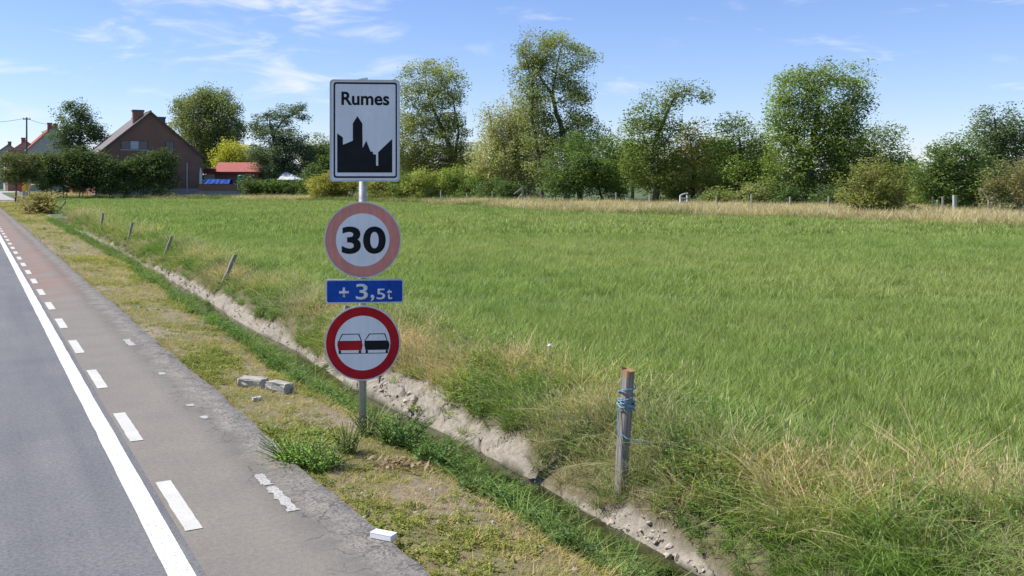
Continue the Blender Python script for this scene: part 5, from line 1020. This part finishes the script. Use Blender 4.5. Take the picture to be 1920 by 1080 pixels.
def garden_wall():
    D = 114; sc = D / F; b = PX(415, HOR, D); b.z = 0; root = empty('garden_wall', b, 'low garden wall, brick above a grey rendered base', 'wall'); X = lambda x: (x - 415) * sc; Zz = lambda y: H - (y - HOR) * sc
    MB().box(X(372), X(457), 0, .25, Zz(358), Zz(346)).build('brick_top', brick, root); MB().box(X(371), X(458), -.03, .3, -.3, Zz(358) - .002).build('base', mat_plain('blue_grey_render', (.28, .29, .30), .9), root); MB().box(X(371), X(458), -.04, .29, Zz(346) + .002, Zz(345)).build('coping', slate, root)
    D2 = 117; s2 = D2 / F; c = PX(410, 341, D2)
    t = empty('blue_cover', (c.x, c.y, 0), 'bright blue tarpaulin over something behind the garden wall', 'tarpaulin'); bm = mat_plain('blue_tarp', (0.012, 0.075, 0.36), .8, .15, 3)
    r = np.random.default_rng(3); n = 12; V = []; Fc = []
    for j, (yy, zz) in enumerate(((-.9, -.1), (-.85, H - (346 - HOR) * s2 + .1), (-.3, H - (336.5 - HOR) * s2), (.6, H - (336.5 - HOR) * s2), (.9, 0))):
        for i in range(n): V.append(((i / (n - 1) - .5) * 47 * s2, yy + r.normal(0, .04), zz + (r.normal(0, .05) if j not in (0, 4) else 0)))
    for j in range(4):
        for i in range(n - 1): Fc.append((j * n + i, j * n + i + 1, (j + 1) * n + i + 1, (j + 1) * n + i))
    MB().add(V, Fc).build('sheet', bm, t)
    c = PX(452, 336, 119); t = empty('water_tank', (c.x, c.y, 0), 'green upright water tank beside the shed wall', 'tank'); gm = mat_plain('green_plastic', (.03, .16, .08), .5, .1)
    zt = H - (328 - HOR) / F * 119; MB().tube([(0, 0, 0), (0, 0, zt - .1), (0, 0, zt)], [.42, .42, .3], 16).build('barrel', gm, t)
    for z in (.6, 1.2, 1.8): MB().tube([(0, 0, z), (0, 0, z + .06)], .44, 16).build('hoop', gm, t)
    c = PX(376, 330, 121); t = empty('closed_parasol', (c.x, c.y, 0), 'white closed parasol at the corner of the brick house', 'parasol'); zt = H - (313 - HOR) / F * 121
    MB().tube([(0, 0, 0), (0, 0, zt)], .03, 6).build('pole', frame_m, t); MB().tube([(0, 0, 1.2), (0, 0, 1.6), (0, 0, zt - .5), (0, 0, zt)], [.22, .24, .14, .04], 8).build('canopy', white_m, t)
garden_wall()
def white_roof():
    D = 126; sc = D / F; b = PX(545, HOR, D); b.z = 0; root = empty('garden_tent', b, 'white pitched tent roof showing above the dark hedge', 'tent'); X = lambda x: (x - 545) * sc; Zz = lambda y: H - (y - HOR) * sc; wm = mat_plain('white_canvas', (.62, .64, .66), .6, .05)
    ap = (X(528), 1.4, Zz(323)); ap2 = (X(534), 1.6, Zz(323)); V = [(X(519), 0, Zz(337)), (X(567), 0, Zz(337)), (X(567), 3.2, Zz(337)), (X(519), 3.2, Zz(337)), ap, ap2]
    MB().add(V, [(0, 1, 5, 4), (1, 2, 5), (2, 3, 4, 5), (3, 0, 4)]).build('canopy', wm, root)
    for x, y in ((520, .05), (566, .05), (566, 3.1), (520, 3.1)): MB().tube([(X(x), y, 0), (X(x), y, Zz(337))], .04, 6).build('leg', frame_m, root)
white_roof()
def utility():
    D = 150; b = PX(50, HOR, D); b.z = 0; zt = H - (220 - HOR) / F * D; pm = mat_plain('pole_wood', (.13, .12, .11), .9)
    root = empty('utility_pole', b, 'dark wooden utility pole behind the clipped street tree', 'utility pole'); MB().tube([(0, 0, -.3), (0, 0, zt)], [.16, .11], 8).build('pole', pm, root); MB().box(-.6, .6, -.05, .05, zt - .35, zt - .22).build('crossarm', pm, root)
    for x in (-.5, .5): MB().tube([(x, 0, zt - .22), (x, 0, zt - .05)], .05, 6).build('insulator', slate, root)
    q = PX(95, 233, 165); a0 = Vector((b.x, b.y, zt - .1)); e = PX(-60, 231, 140)
    for nm, u, v, lab in (('overhead_wire', a0, q, 'overhead wire running from the utility pole to the grey gable'), ('overhead_wire', a0, e, 'overhead wire leaving the utility pole to the left')):
        pts = []
        for k in range(9): f = k / 8; p_ = u.lerp(v, f); p_.z -= .5 * 4 * f * (1 - f) * .5; pts.append(p_)
        tag(MB().tube(pts, .028, 5).build(nm, slate, None), lab, 'wire')
utility()
def junction():
    ym = mat_plain('yellow_paint', (.72, .48, .01), .5, .08); rm = mat_plain('red_paint', (.42, .03, .04), .5, .1)
    b = PX(47, HOR, 118); b.z = 0; t = empty('yellow_post_box', b, 'upright yellow box beside the far junction', 'box'); sc = 118 / F
    MB().box(-.2, .2, -.2, .2, 0, .5).build('foot', slate, t); MB().box(-.24, .24, -.24, .24, .5, H - (335 - HOR) * sc).build('cabinet', ym, t, bevel=.03)
    b = PX(70, HOR, 112); b.z = 0; t = empty('yellow_barrier', b, 'bent yellow tube barrier at the far junction', 'barrier'); sc = 112 / F; zt = H - (346.5 - HOR) * sc
    MB().tube([(-.92, 0, -.1), (-.92, 0, zt - .25), (-.7, 0, zt - .03), (.2, 0, zt), (.95, .2, zt + .03)], .075, 8).build('tube', ym, t); MB().tube([(.95, .2, -.1), (.95, .2, zt + .03)], .075, 8).build('leg', ym, t)
    b = PX(39, HOR, 121); b.z = 0; t = empty('red_marker', b, 'red and white marker beside the yellow box', 'marker'); sc = 121 / F; MB().box(-.22, .22, -.05, .05, .85, H - (340 - HOR) * sc).build('red_board', rm, t); MB().box(-.25, .25, -.06, .06, .6, .848).build('white_board', white_m, t)
    for x in (-.2, .2): MB().tube([(x, 0, -.1), (x, 0, .6)], .04, 6).build('leg', white_m, t)
    b = PX(48, HOR, 110); b.z = 0; t = empty('white_notice', b, 'small white notice board under the yellow box', 'sign'); MB().box(-.3, .3, -.03, .03, .55, 1.1).build('board', mat_plain('notice_grey', (.35, .38, .48), .5), t); MB().tube([(0, .05, -.1), (0, .05, .9)], .03, 6).build('leg', frame_m, t)
junction()
